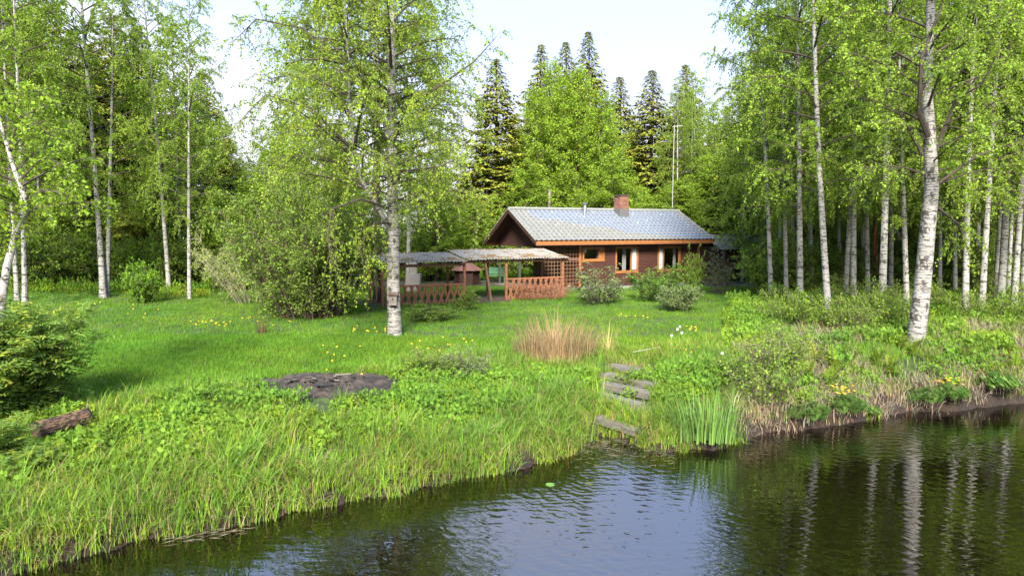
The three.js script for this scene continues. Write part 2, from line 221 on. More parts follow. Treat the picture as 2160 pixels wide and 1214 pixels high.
  for (const v of [V0, 3.15, 5.7]) bx('porch_post', 0.66, 0.77, 0.1, 2.36, v - 0.055, v + 0.055, std({ color: lin(0.045, 0.05, 0.035) }));
  for (const x of [1.8, 3.6, 5.4, 7.2, 9, 10.8]) bx('rafter_beam', x - 0.05, x + 0.05, 2.46, 2.56, 0.06, BV - 0.06, M.dark, roof);
  // plinth, porch floor
  bx('plinth', U0 + 0.04, U1 - 0.04, -0.4, 0.24, V0 + 0.05, V1 - 0.05, std({ color: lin(0.2, 0.2, 0.19) })); bx('porch_floor', 0.4, U0 - 0.01, -0.3, 0.14, V0, V1, M.grey);
  // windows of the river front: x0, x1, y0, y1
  const WIN = [[3.16, 4.56, 1.66, 2.33], [5.28, 6.82, 0.97, 2.34], [8.17, 9.8, 0.97, 2.31]];
  const bh = 0.152;
  for (let k = 0; k * bh + 0.24 < 2.52; k++) { const y0 = 0.24 + k * bh, y1 = y0 + bh - 0.008; let x = U0 + 0.06; const cuts = WIN.filter(w => y1 > w[2] + 0.02 && y0 < w[3] - 0.02); const seg = []; for (const w of cuts) { seg.push([x, w[0] + 0.05]); x = w[1] - 0.05; } seg.push([x, U1 - 0.06]);
    for (const [a, b] of seg) if (b - a > 0.05) bx('wall_board', a, b, y0, y1, V0 - 0.004 * (k % 2), V0 + 0.05, M.wall);
    bx('wall_board', U0, U0 + 0.05, y0, y1, V0 + 0.055, V1, M.wall); bx('wall_board', U1 - 0.05, U1, y0, y1, V0 + 0.055, V1, M.wall); bx('wall_board', U0, U1, y0, y1, V1 + 0.002, V1 + 0.05, M.wall); }
  // inner lining with the window openings left free
  { const g = new GB(); let x = U0 + 0.06; for (const w of WIN) { g.box(x, w[0] + 0.06, 0.25, 2.5, -(V0 + 0.11), -(V0 + 0.07)); g.box(w[0] + 0.06, w[1] - 0.06, 0.25, w[2] + 0.05, -(V0 + 0.11), -(V0 + 0.07)); g.box(w[0] + 0.06, w[1] - 0.06, w[3] - 0.05, 2.5, -(V0 + 0.11), -(V0 + 0.07)); x = w[1] - 0.06; } g.box(x, U1 - 0.06, 0.25, 2.5, -(V0 + 0.11), -(V0 + 0.07)); g.box(U0 + 0.07, U1 - 0.07, 0.25, 0.29, -V1 + 0.06, -(V0 + 0.12)); g.box(U0 + 0.07, U1 - 0.07, 2.47, 2.5, -V1 + 0.06, -(V0 + 0.12)); g.box(U0 + 0.07, U1 - 0.07, 0.3, 2.46, -V1 + 0.01, -V1 + 0.05); mesh('room_lining', g.geo(), M.inside, house); }
  WIN.forEach(([a, b, y0, y1], k) => { const w = new THREE.Group(); w.name = 'window'; house.add(w); const vf = V0 - 0.035;
    for (const [p, q, r, s] of [[a, a + 0.1, y0, y1], [b - 0.1, b, y0, y1], [a + 0.1, b - 0.1, y1 - 0.1, y1], [a - 0.03, b + 0.03, y0 - 0.09, y0 - 0.002]]) bx('frame', p, q, r, s, vf, V0 + 0.06, M.trim, w);
    const mull = k === 0 ? b - 0.36 : k === 1 ? b - 0.5 : a + 0.38; bx('mullion', mull, mull + 0.08, y0, y1 - 0.1, vf + 0.012, V0 + 0.055, M.trim, w); bx('sill_rail', a + 0.1, b - 0.1, y0 - 0.0, y0 + 0.06, vf + 0.01, V0 + 0.05, M.trim, w);
    bx('pane', a + 0.1, mull, y0 + 0.06, y1 - 0.1, V0 + 0.03, V0 + 0.034, M.glass, w);
    if (k === 0) bx('vent_hatch', mull + 0.08, b - 0.1, y0 + 0.06, y1 - 0.1, V0 + 0.0, V0 + 0.03, M.trim, w); else if (k === 1) bx('vent_hatch', mull + 0.12, b - 0.13, y0 + 0.1, y1 - 0.14, V0 - 0.01, V0 + 0.03, M.white, w), bx('pane', mull + 0.08, b - 0.1, y0 + 0.06, y1 - 0.1, V0 + 0.034, V0 + 0.038, M.glass, w); else { bx('vent_hatch', a + 0.11, mull - 0.03, y0 + 0.08, y1 - 0.14, V0 - 0.01, V0 + 0.028, M.white, w); bx('pane', mull + 0.08, b - 0.1, y0 + 0.06, y1 - 0.1, V0 + 0.034, V0 + 0.038, M.glass, w); }
    const cg = new GB(); for (const [c0, c1] of k === 1 ? [[a + 0.62, a + 0.86]] : [[b - 0.34, b - 0.16]]) { const n = 26; let pr; for (let i = 0; i <= n; i++) { const x = lerp(c0, c1, i / n), v = V0 + 0.22 + 0.025 * Math.sin(i * 1.4), e = [cg.v(x, y0 + 0.02, -v), cg.v(x, y1 - 0.06, -v)]; if (pr) cg.quad(pr[0], e[0], e[1], pr[1]); pr = e; } } mesh('curtain', cg.geo(true), std({ color: lin(0.2, 0.2, 0.19), side: THREE.DoubleSide }), w); });
  bx('corner_board', U0 - 0.04, U0 + 0.1, 0.2, 2.5, V0 - 0.045, V0 - 0.006, M.trim); bx('corner_board', U1 - 0.1, U1 + 0.04, 0.2, 2.5, V0 - 0.045, V0 - 0.006, M.rail);
  { const d = new THREE.Group(); d.name = 'door'; house.add(d); bx('frame', U0 - 0.03, U0 - 0.002, 0.2, 2.25, 2.0, 2.1, M.trim, d); bx('frame', U0 - 0.03, U0 - 0.002, 0.2, 2.25, 3.4, 3.5, M.trim, d); bx('leaf', U0 - 0.02, U0 - 0.003, 0.2, 2.2, 2.1, 3.4, M.inside, d); bx('glass_panel', U0 - 0.028, U0 - 0.022, 0.5, 2.1, 2.3, 3.2, std({ color: lin(0.03, 0.035, 0.04), roughness: 0.05 }), d); }
  // trellis beside the porch
  const tr = new THREE.Group(); tr.name = 'trellis'; house.add(tr); for (let x = 0.85; x < 2.9; x += 0.19) bx('slat', x, x + 0.035, 0.15, 2.35, V0 - 0.03, V0 - 0.01, M.slat, tr); for (let y = 0.25; y < 2.36; y += 0.19) bx('slat', 0.8, 2.92, y, y + 0.035, V0 - 0.052, V0 - 0.032, M.slat, tr);
  // chimney of single bricks
  const ch = new THREE.Group(); ch.name = 'chimney'; house.add(ch); { const x0 = 6.8, x1 = 7.4, v0 = 2.35, v1 = 2.9; bx('flashing', x0 - 0.03, x1 + 0.03, 3.6, 4.46, v0 - 0.03, v1 + 0.03, std({ color: lin(0.1, 0.1, 0.1), roughness: 0.6 }), ch); bx('mortar_core', x0 + 0.02, x1 - 0.02, 4.46, 5.205, v0 + 0.02, v1 - 0.02, std({ color: lin(0.16, 0.13, 0.11) }), ch);
    const R = rng(71), bm = [0, 1, 2, 3].map(k => std({ color: lin(0.15 + k * 0.025, 0.065 + k * 0.012, 0.045 + k * 0.008), roughness: 0.95 })); for (let k = 0; k < 10; k++) { const y = 4.465 + k * 0.074, holes = k === 7 || k === 8; for (const f of [0, 1, 2, 3]) { const along = f < 2 ? [x0, x1] : [v0, v1]; let s = along[0] + (k % 2 ? 0.115 : 0), first = k % 2; const pts = []; if (first) pts.push([along[0], s - 0.008]); for (; s < along[1] - 0.02; s += 0.235) pts.push([s, Math.min(s + 0.227, along[1])]); pts.forEach(([p, q], n) => { if (holes && f >= 2 && n % 2) return; const o = R() * 0.006, m = bm[(R() * 4) | 0]; if (f === 0) bx('brick', p, q, y, y + 0.066, v0 - o, v0 + 0.03, m, ch); else if (f === 1) bx('brick', p, q, y, y + 0.066, v1 - 0.03, v1 + o, m, ch); else if (f === 2) bx('brick', x0 - o - 0.003, x0 + 0.03, y, y + 0.066, p + 0.001, q - 0.001, m, ch); else bx('brick', x1 - 0.03, x1 + o + 0.003, y, y + 0.066, p + 0.001, q - 0.001, m, ch); }); } }
    bx('cap', x0 - 0.05, x1 + 0.05, 5.21, 5.26, v0 - 0.05, v1 + 0.05, std({ color: lin(0.07, 0.05, 0.045) }), ch); }
  { const g = new GB(); g.tube([V(4.57, 3.9, -2.6), V(4.57, 4.68, -2.6)], () => 0.1, 12, null, true); const v = mesh('vent_pipe', g.geo(true), M.metal, house); const h = new GB(); h.tube([V(4.57, 4.7, -2.6), V(4.57, 4.78, -2.6)], () => 0.16, 12, null, true); mesh('cowl', h.geo(true), std({ color: lin(0.06, 0.07, 0.08), roughness: 0.5 }), v); }
}

// ───────────────────────── pergola in front of the porch ─────────────────────────
{
  const P = base('garden_shelter', V(2.42, 1.24, -32.3), 'low timber garden shelter with a weathered corrugated roof and crossed board railings', 'shelter');
  P.rotation.y = TH; const yb = 1.83;
  const bx = (name, x0, x1, y0, y1, v0, v1, mat, parent = P) => { const g = new GB(); g.box(x0, x1, y0, y1, -v1, -v0); return mesh(name, g.geo(), mat, parent); };
  const bar = (name, a, b, w, h, mat, parent = P) => { const g = new GB(); g.bar(a, b, w, h, null, V(0, 0, 1)); return mesh(name, g.geo(), mat, parent); };
  const sheetTex = tex(256, 256, (u, v) => { const n = tnoise(u, v, 6, 6, 4), s = tnoise(u, v, 30, 30, 2), m = smooth(0.52, 0.66, n), k = 0.40 + 0.18 * s; return [lerp(k, 0.40, m), lerp(k * 0.95, 0.31, m), lerp(k * 0.88, 0.16, m)]; });
  const sm = std({ map: sheetTex, roughness: 0.8, side: THREE.DoubleSide });
  const roof = new THREE.Group(); roof.name = 'roof'; P.add(roof);
  const sheet = (x0, x1, v0, y0, v1, y1) => { const g = new GB(), n = Math.round((x1 - x0) / 0.018); let pr; for (let i = 0; i <= n; i++) { const x = lerp(x0, x1, i / n), w = 0.018 * Math.sin(i / n * (x1 - x0) / 0.15 * 6.283), e = [g.v(x, y0 + w, -v0, null, x / 2, 0), g.v(x, (y0 + y1) / 2 + w - 0.01, -(v0 + v1) / 2, null, x / 2, 0.6), g.v(x, y1 + w, -v1, null, x / 2, 1.2)]; if (pr) { g.quad(pr[0], e[0], e[1], pr[1]); g.quad(pr[1], e[1], e[2], pr[2]); } pr = e; } mesh('roof_sheet', g.geo(true), sm, roof); };
  for (let k = 0; k < 5; k++) sheet(-5.0 + k * 1.03, -5.0 + (k + 1) * 1.03 + 0.04, -0.25, yb + 0.13 + 0.012 * (k % 2), 2.3, yb + 0.5 + 0.012 * (k % 2));
  for (let k = 0; k < 5; k++) sheet(-8.95 + k * 0.79, -8.95 + (k + 1) * 0.79 + 0.04, -0.3, yb + 0.07 + 0.012 * (k % 2), 2.2, yb + 0.4 + 0.012 * (k % 2));
  bx('beam', -5.0, 0.85, yb - 0.02, yb + 0.07, -0.06, 0.02, M.slat, roof); bx('beam', -8.95, -5.03, yb - 0.14, yb - 0.02, -0.08, 0.0, M.slat, roof); bx('beam', -8.9, 0.1, yb + 0.2, yb + 0.3, 2.0, 2.1, M.slat, roof);
  for (let x = -8.8; x < 0.2; x += 0.88) bar('rafter', V(x, yb + (x < -5 ? -0.02 : 0.085), 0.2), V(x, yb + (x < -5 ? 0.24 : 0.39), -2.2), 0.05, 0.07, M.slat, roof);
  for (const [x, m] of [[-0.02, M.rail], [-3.0, M.rail], [-5.05, M.rail], [-8.75, M.rail]]) bx('post', x - 0.05, x + 0.05, -0.2, yb - 0.02, -0.03, 0.06, m);
  for (const x of [0.0, -3.0, -5.05, -8.75]) bx('post', x - 0.05, x + 0.05, -0.2, yb + 0.2, 2.0, 2.1, M.rail);
  bar('leaning_post', V(-3.78, -0.1, 0.1), V(-4.05, yb, 0.0), 0.09, 0.09, M.slat);
  bx('floor', -8.75, 0.0, -0.3, 0.03, 0.1, 2.1, M.grey); bx('step', -4.9, -3.1, -0.3, -0.05, -0.55, 0.06, M.grey);
  const railing = (x0, x1, y0, y1) => { const r = new THREE.Group(); r.name = 'railing'; P.add(r); bx('top_rail', x0, x1, y1, y1 + 0.07, -0.05, 0.05, M.rail, r); bx('bottom_rail', x0, x1, y0 - 0.02, y0 + 0.05, -0.03, 0.03, M.rail, r); const n = Math.round((x1 - x0) / 0.3), w = (x1 - x0) / n; for (let k = 0; k < n; k++) { const a = x0 + k * w, g1 = new GB(), g2 = new GB(); g1.bar(V(a + 0.02, y0, 0.04), V(a + w + 0.05, y1, 0.04), 0.022, 0.1, null, V(0, 0, 1).cross(V(w, y1 - y0, 0)).normalize()); g2.bar(V(a + w - 0.02, y0, 0.012), V(a - 0.05, y1, 0.012), 0.022, 0.1, null, V(0, 0, 1).cross(V(-w, y1 - y0, 0)).normalize()); mesh('slat', g1.geo(), M.rail, r); mesh('slat', g2.geo(), M.rail, r); } };
  railing(-2.93, -0.08, 0.1, 1.0); railing(-8.68, -5.12, 0.0, 0.86);
}
// small hut and pillar behind the shelter, shed beyond the cottage, poles
{
  const p = at(985, 610, 40); const h = base('grill_hut', V(p.x, height(p.x, p.z), p.z), 'small dark grill hut with a reddish hipped roof behind the shelter', 'hut'); h.scale.setScalar(0.6); const g = new GB(); for (let k = 0; k < 6; k++) { const a = k / 6 * 6.283, b = (k + 1) / 6 * 6.283, r = 1.25, q = [V(Math.cos(a) * r, 0, Math.sin(a) * r), V(Math.cos(b) * r, 0, Math.sin(b) * r)]; const f = new GB(), s = [f.v(q[0].x, 0, q[0].z), f.v(q[1].x, 0, q[1].z), f.v(q[1].x, 1.5, q[1].z), f.v(q[0].x, 1.5, q[0].z)]; f.quad(...s); mesh('wall_panel', f.geo(), M.dark, h); const e = 1.3, t = new GB(), w = [t.v(q[0].x * e, 1.4, q[0].z * e), t.v(q[1].x * e, 1.4, q[1].z * e), t.v(0, 2.35, 0)]; t.tri(...w); mesh('roof_panel', t.geo(), std({ color: lin(0.16, 0.075, 0.055), side: THREE.DoubleSide }), h); }
  const q = at(873, 610, 35.5), pil = base('stone_pillar', V(q.x, height(q.x, q.z), q.z), 'pale concrete barbecue chimney standing behind the shelter railing', 'chimney'); const b = new GB(); b.box(-0.35, 0.35, -0.1, 0.9, -0.35, 0.35); b.box(-0.17, 0.17, 0.9, 1.95, -0.17, 0.17); mesh('stack', b.geo(), std({ color: lin(0.3, 0.26, 0.23) }), pil);
  const c = at(1046, 612, 41), gb = base('green_bench', V(c.x, height(c.x, c.z), c.z), 'small green garden bench beyond the shelter opening', 'bench'); for (const [n, x0, x1, y0, y1, z0, z1] of [['seat', -0.6, 0.6, 0.4, 0.45, -0.2, 0.25], ['backrest', -0.6, 0.6, 0.5, 0.9, -0.26, -0.22], ['leg', -0.55, -0.48, -0.05, 0.4, -0.2, 0.2], ['leg', 0.48, 0.55, -0.05, 0.4, -0.2, 0.2]]) { const k = new GB(); k.box(x0, x1, y0, y1, z0, z1); mesh(n, k.geo(), std({ color: lin(0.05, 0.14, 0.07) }), gb); }
  const s = at(1506, 590, 42.5), sh = base('shed', V(s.x, height(s.x, s.z) - 0.1, s.z), 'small brown wooden shed with a mossy grey roof among the trees', 'shed'); sh.rotation.y = 0.3; const SB = (n, x0, x1, y0, y1, z0, z1, m, par = sh) => { const k = new GB(); k.box(x0, x1, y0, y1, z0, z1); return mesh(n, k.geo(), m, par); };
  for (let k = 0; k < 13; k++) { SB('wall_board', 0.4, 3.6, 0.1 + k * 0.16, 0.25 + k * 0.16, 0, 0.05 + (k % 2) * 0.006, M.dark); } SB('side_wall', 0.36, 0.42, 0.1, 2.2, -2.4, 0, M.dark); SB('side_wall', 3.58, 3.64, 0.1, 2.2, -2.4, 0, M.dark); SB('back_wall', 0.4, 3.6, 0.1, 2.2, -2.45, -2.4, M.dark); SB('door_frame', 2.35, 2.45, 0.1, 1.9, 0.06, 0.1, M.trim); SB('door_frame', 3.25, 3.35, 0.1, 1.9, 0.06, 0.1, M.trim); SB('door_frame', 2.45, 3.25, 1.8, 1.9, 0.06, 0.1, M.trim); SB('window_frame', 0.9, 1.7, 1.1, 1.7, 0.058, 0.09, M.trim); SB('window_pane', 0.98, 1.62, 1.18, 1.62, 0.091, 0.095, std({ color: lin(0.02, 0.025, 0.03), roughness: 0.05 }));
  const rf = new GB(); { const P = (x, y, z) => rf.v(x, y, z, null, x / 2, z / 2); for (const [z, y] of [[0.75, 2.05], [-3.1, 2.05]]) { for (let i = 0; i < 60; i++) { const x0 = i / 60 * 4.4 - 0.1, x1 = (i + 1) / 60 * 4.4 - 0.1, w0 = 0.02 * Math.sin(i * 1.7), w1 = 0.02 * Math.sin((i + 1) * 1.7); rf.quad(P(x0, y + w0, z), P(x1, y + w1, z), P(x1, 2.95 + w1, -1.2), P(x0, 2.95 + w0, -1.2)); } } } mesh('roof', rf.geo(true), std({ color: lin(0.15, 0.14, 0.11), side: THREE.DoubleSide, roughness: 0.95 }), sh);
  const pole = (name, px, D, topY, r, mat, label, arm) => { const f = footAt(px, D), o = base(name, f, label, 'pole'), k = new GB(), hgt = at(px, topY, D).y - f.y; k.tube([V(0, -0.2, 0), V(0, hgt / 2, 0), V(0.02, hgt, 0)], () => r, 7, null, true); mesh('shaft', k.geo(true), mat, o); if (arm) { const a = new GB(); a.bar(V(-0.1, hgt - 0.1, 0), V(0.6, hgt - 0.02, 0), 0.035, 0.035); mesh('crossarm', a.geo(), mat, o); } };
  pole('wooden_pole', 1157, 47, 400, 0.1, std({ color: lin(0.3, 0.25, 0.2) }), 'short grey wooden pole rising behind the cottage ridge'); pole('antenna_mast', 1415, 48, 264, 0.026, std({ color: lin(0.3, 0.3, 0.28) }), 'thin pale antenna mast with a crossarm behind the cottage', true);
}

// ───────────────────────── plants: builders ─────────────────────────
const vary = (R, c, a = 0.28) => { const k = 1 + (R() - 0.5) * 2 * a, w = (R() - 0.5) * a * 0.5; return [c[0] * k * (1 + w), c[1] * k, c[2] * k * (1 - w)]; };
function randLeaf(g, R, p, size, c, hang = 0.35, ratio = 0.42) { const th = R() * 6.283, z = R() * 2 - 1 - hang, q = Math.sqrt(Math.max(0, 1 - Math.min(1, z * z))); let dx = Math.cos(th) * q, dy = z, dz = Math.sin(th) * q; const m = Math.hypot(dx, dy, dz) || 1; dx /= m; dy /= m; dz /= m; const t2 = R() * 6.283; let sx = Math.cos(t2), sy = (R() - 0.5) * 1.2, sz = Math.sin(t2); const k = sx * dx + sy * dy + sz * dz; sx -= k * dx; sy -= k * dy; sz -= k * dz; const n = Math.hypot(sx, sy, sz) || 1; const l = size * (0.65 + R() * 0.7); g.leaf(p.x, p.y, p.z, dx, dy, dz, sx / n, sy / n, sz / n, l, l * ratio, c); }
const bezier = (a, b, c, n) => { const o = []; for (let k = 0; k <= n; k++) { const t = k / n, u = 1 - t; o.push(V(a.x * u * u + 2 * b.x * u * t + c.x * t * t, a.y * u * u + 2 * b.y * u * t + c.y * t * t, a.z * u * u + 2 * b.z * u * t + c.z * t * t)); } return o; };
function along(pts, t) { const f = clamp(t) * (pts.length - 1), k = Math.min(pts.length - 2, Math.floor(f)); return pts[k].clone().lerp(pts[k + 1], f - k); }
// twigs with leaves along one limb
function dressLimb(B, G, R, path, len, o) {
  const n = Math.max(3, Math.round(len * o.twigs));
  for (let k = 0; k < n; k++) { const t = o.from + (1 - o.from) * ((k + R()) / n), p = along(path, t), dir = along(path, Math.min(1, t + 0.1)).sub(along(path, Math.max(0, t - 0.1))).normalize();
    const tl = o.twigLen * (0.5 + R() * 0.8), side = V(R() - 0.5, (R() - 0.5) * 0.9, R() - 0.5).normalize(); dir.multiplyScalar(0.55).add(side).normalize();
    const e = p.clone().addScaledVector(dir, tl), mid = p.clone().addScaledVector(dir, tl * 0.6); mid.y += tl * 0.08; e.y -= tl * o.droop * (0.4 + R());
    const tw = bezier(p, mid, e, 4); if (B) B.tube(tw, q => 0.0065 * (1 - q) + 0.0025, 3);
    const tint = vary(R, o.col, o.vary * 0.7), m = Math.round(tl * o.leaves * (0.6 + 0.8 * R()));
    for (let j = 0; j < m; j++) { const q = along(tw, 0.12 + 0.88 * R()); q.x += (R() - 0.5) * o.spread; q.y += (R() - 0.5) * o.spread; q.z += (R() - 0.5) * o.spread; randLeaf(G, R, q, o.leaf, vary(R, tint, o.vary), o.hang, o.ratio); } }
}
const BIRCH_COL = [0.245, 0.36, 0.036];
function stemCrown(B, G, R, stem, r0, o) { // limbs spiralling up a stem between o.t0 and 1
  for (let i = 0; i < o.limbs; i++) { const s = (i + R() * 0.9) / o.limbs, t = lerp(o.t0, 0.985, s), p = along(stem, t), az = i * 2.399 + R() * 0.9, el = lerp(0.35, 0.95, s) + (R() - 0.5) * 0.3; let len = o.cr * Math.pow(1 - s, 0.7) * (0.62 + 0.75 * Math.min(1, s * 2.2)) * (0.7 + R() * 0.5) + 0.45;
    if (o.dead && s < 0.08) len *= 0.7;
    const d = V(Math.cos(az) * Math.cos(el), Math.sin(el), Math.sin(az) * Math.cos(el)), mid = p.clone().addScaledVector(d, len * 0.55), e = p.clone().addScaledVector(d, len); e.y -= len * o.limbDroop * (0.5 + R()); const path = bezier(p, mid, e, 6), lr = Math.max(0.008, Math.min(r0 * 0.5, 0.012 * len + 0.004));
    B.tube(path, q => lr * (1 - q * 0.85), 4); dressLimb(B, G, R, path, len, o); }
}
function birchProto(seed, o) {
  o = { h: 18, r: 0.14, t0: 0.24, cr: 2.1, limbs: 46, limbDroop: 0.22, twigs: 7, twigLen: 0.75, droop: 0.75, leaves: 25, leaf: 0.085, spread: 0.14, from: 0.22, vary: 0.28, hang: 0.45, ratio: 0.4, col: BIRCH_COL, bend: 0.25, ...o };
  const R = rng(seed), T = new GB(), B = new GB(), G = new GB(), pts = [], n = 16; let wx = 0, wz = 0; const b1 = (R() - 0.5) * o.bend, b2 = (R() - 0.5) * o.bend, f1 = R() * 6, f2 = R() * 6;
  for (let k = 0; k <= n; k++) { const t = k / n; pts.push(V(Math.sin(t * 3.2 + f1) * b1 - Math.sin(f1) * b1, t * o.h - 0.15, Math.sin(t * 2.7 + f2) * b2 - Math.sin(f2) * b2)); }
  const rad = t => o.r * (Math.pow(1 - t, 0.85) * 0.95 + 0.05) * (1 + 0.45 * Math.exp(-t * o.h * 2.2)); const fine = []; for (let k = 0; k <= 48; k++) fine.push(along(pts, Math.pow(k / 48, 1.4))); T.tube(fine, t => rad(Math.pow(t, 1.4)), 9);
  stemCrown(B, G, R, pts, o.r, o); return { h: o.h, trunk: T.geo(true), branches: B.geo(), crown: G.geo(), bark: o.bark || M.birch, twig: M.twig, leaf: M.leaf };
}
function spruceProto(seed, o) {
  o = { h: 20, r: 0.2, rb: 2.6, t0: 0.06, col: [0.17, 0.195, 0.027], whorl: 0.36, ...o }; const R = rng(seed), T = new GB(), B = new GB(), G = new GB(); T.tube([0, 0.1, 0.3, 0.5, 0.7, 0.85, 1].map(t => V(Math.sin(t * 2 + seed) * 0.06, t * o.h - 0.15, Math.cos(t * 3) * 0.05)), t => o.r * (1 - t) * 1.0 + 0.012, 8);
  const NB = Math.round(o.h * 20);
  for (let i = 0; i < NB; i++) { const f = (i + R()) / NB, y = lerp(o.t0 * o.h, o.h - 0.1, 1 - Math.pow(1 - f, 1.15)), s = 1 - y / o.h, L = o.rb * Math.pow(s, 0.85) * (s < 0.75 ? 1 : 1 - (s - 0.75) * 1.3), az = i * 2.399 + R() * 1.2, len = (L + 0.06) * (0.5 + 0.65 * R()), up = lerp(-0.36, 0.75, Math.pow(1 - s, 2.4)) + (R() - 0.5) * 0.2, ca = Math.cos(az), sa = Math.sin(az), p = V(0, y, 0), mid = V(ca * len * 0.55, y + len * (up - 0.1), sa * len * 0.55), e = V(ca * len, y + len * (up * 0.8 - 0.02), sa * len), path = bezier(p, mid, e, 5); B.tube(path, q => 0.016 * (1 - q) + 0.004, 3);
    const lf = lerp(0.5, 1, smooth(0.0, 0.25, s)), m = Math.max(4, Math.round(len * 8)); for (let k = 0; k < m; k++) { const t = 0.18 + 0.82 * (k + R()) / m, q = along(path, t), sg = k % 2 ? 1 : -1, w = (0.2 * lf + 0.5 * (1 - t) * Math.min(1, len / 1.8)) * (0.6 + 0.7 * R()), tw = vary(R, o.col, 0.25), fw = 0.35 + 0.7 * R();
      let dx = ca * fw - sa * sg * 0.8, dz = sa * fw + ca * sg * 0.8, dy = -0.1 - 0.5 * R(); const ml = Math.hypot(dx, dy, dz); dx /= ml; dy /= ml; dz /= ml; const nl = Math.max(3, Math.round(w * 13));
      for (let j = 0; j < nl; j++) { const u = (j + R()) / nl * w, c = vary(R, tw, 0.25), tip = u > w * 0.6 && R() < 0.55, cc = tip ? [c[0] * 1.8, c[1] * 1.6, c[2] * 1.1] : c, x = q.x + dx * u, yy = q.y + dy * u - u * u * 0.25, z = q.z + dz * u; let ex = dx + (R() - 0.5) * 1.3, ey = dy - 0.5 * R() - 0.15, ez = dz + (R() - 0.5) * 1.3; const el = Math.hypot(ex, ey, ez); ex /= el; ey /= el; ez /= el; const sl = Math.hypot(ex, ez) || 1; G.leaf(x, yy, z, ex, ey, ez, -ez / sl, (R() - 0.5) * 0.8, ex / sl, (0.24 + 0.14 * R()) * lf, (0.042 + 0.024 * R()) * lf, cc, 0.08); } } }
  return { h: o.h, trunk: T.geo(true), branches: B.geo(), crown: G.geo(), bark: M.bark, twig: M.twig, leaf: M.needle };
}
function shrubProto(seed, o) {
  o = { h: 1.5, rad: 0.9, stems: 16, twigs: 9, twigLen: 0.4, droop: 0.15, leaves: 34, leaf: 0.065, spread: 0.1, from: 0.25, vary: 0.28, hang: 0.0, ratio: 0.36, col: [0.07, 0.12, 0.02], out: 0.6, stemR: 0.012, twig: M.twig, ...o }; const R = rng(seed), B = new GB(), G = new GB();
  for (let k = 0; k < o.stems; k++) { const az = k * 2.399 + R(), rr = o.rad * Math.sqrt(R()), H = o.h * (0.55 + 0.5 * R()) * (1 - 0.35 * (rr / o.rad) ** 2), b = V(Math.cos(az) * rr * 0.3, -0.08, Math.sin(az) * rr * 0.3), e = V(Math.cos(az) * rr, H, Math.sin(az) * rr), mid = b.clone().lerp(e, 0.5); mid.y += H * 0.12; const path = bezier(b, mid, e, 6), len = path[0].distanceTo(e); B.tube(path, q => o.stemR * (1 - q * 0.75) * (0.7 + R() * 0.0 + 0.3), 4); dressLimb(B, G, R, path, len, o); }
  return { h: o.h, branches: B.geo(), crown: G.geo(), twig: o.twig, leaf: o.mat || M.leaf };
}
function place(proto, name, pos, { h, s, yaw = 0, to, sx = 1, label, category = 'tree', group }) {
  const k = s || (h ? h / proto.h : 1), o = base(name, pos, label, category, group); if (proto.trunk) mesh('trunk', proto.trunk, proto.bark, o); mesh('branches', proto.branches, proto.twig, o); mesh('crown', proto.crown, proto.leaf, o);
  o.scale.set(k * sx, k, k * sx); const q = new THREE.Quaternion().setFromAxisAngle(UPV, yaw); if (to) { const d = to.clone().sub(pos).normalize(); q.premultiply(new THREE.Quaternion().setFromUnitVectors(UPV, d)); } o.quaternion.copy(q); return o;
}

// ───────────────────────── trees ─────────────────────────
const grove = [1, 2, 3, 4].map(k => birchProto(100 + k, { h: 18, r: 0.108 + 0.008 * k, t0: 0.24, cr: 2.3 + 0.15 * k, limbs: 56, leaves: 48, leaf: 0.072, spread: 0.10, from: 0.42, bend: 0.4 }));
const farBirch = [1, 2, 3].map(k => birchProto(140 + k, { h: 16, r: 0.13, t0: 0.14, cr: 2.6, limbs: 52, twigs: 6, leaves: 20, leaf: 0.13, spread: 0.25, twigLen: 0.9, col: [0.235, 0.34, 0.038], leaves: 22, r: 0.1 }));
const spruces = [1, 2, 3].map(k => spruceProto(170 + k, { rb: 2.9 + 0.35 * k }));
const broad = [1, 2].map(k => birchProto(190 + k, { h: 14, r: 0.18, t0: 0.08, cr: 3.1, limbs: 66, twigs: 6, leaves: 24, leaf: 0.13, spread: 0.3, twigLen: 0.9, droop: 0.35, limbDroop: 0.1, hang: 0.15, col: [0.245, 0.36, 0.028], bark: M.bark, ratio: 0.46 }));
const TR = rng(900);
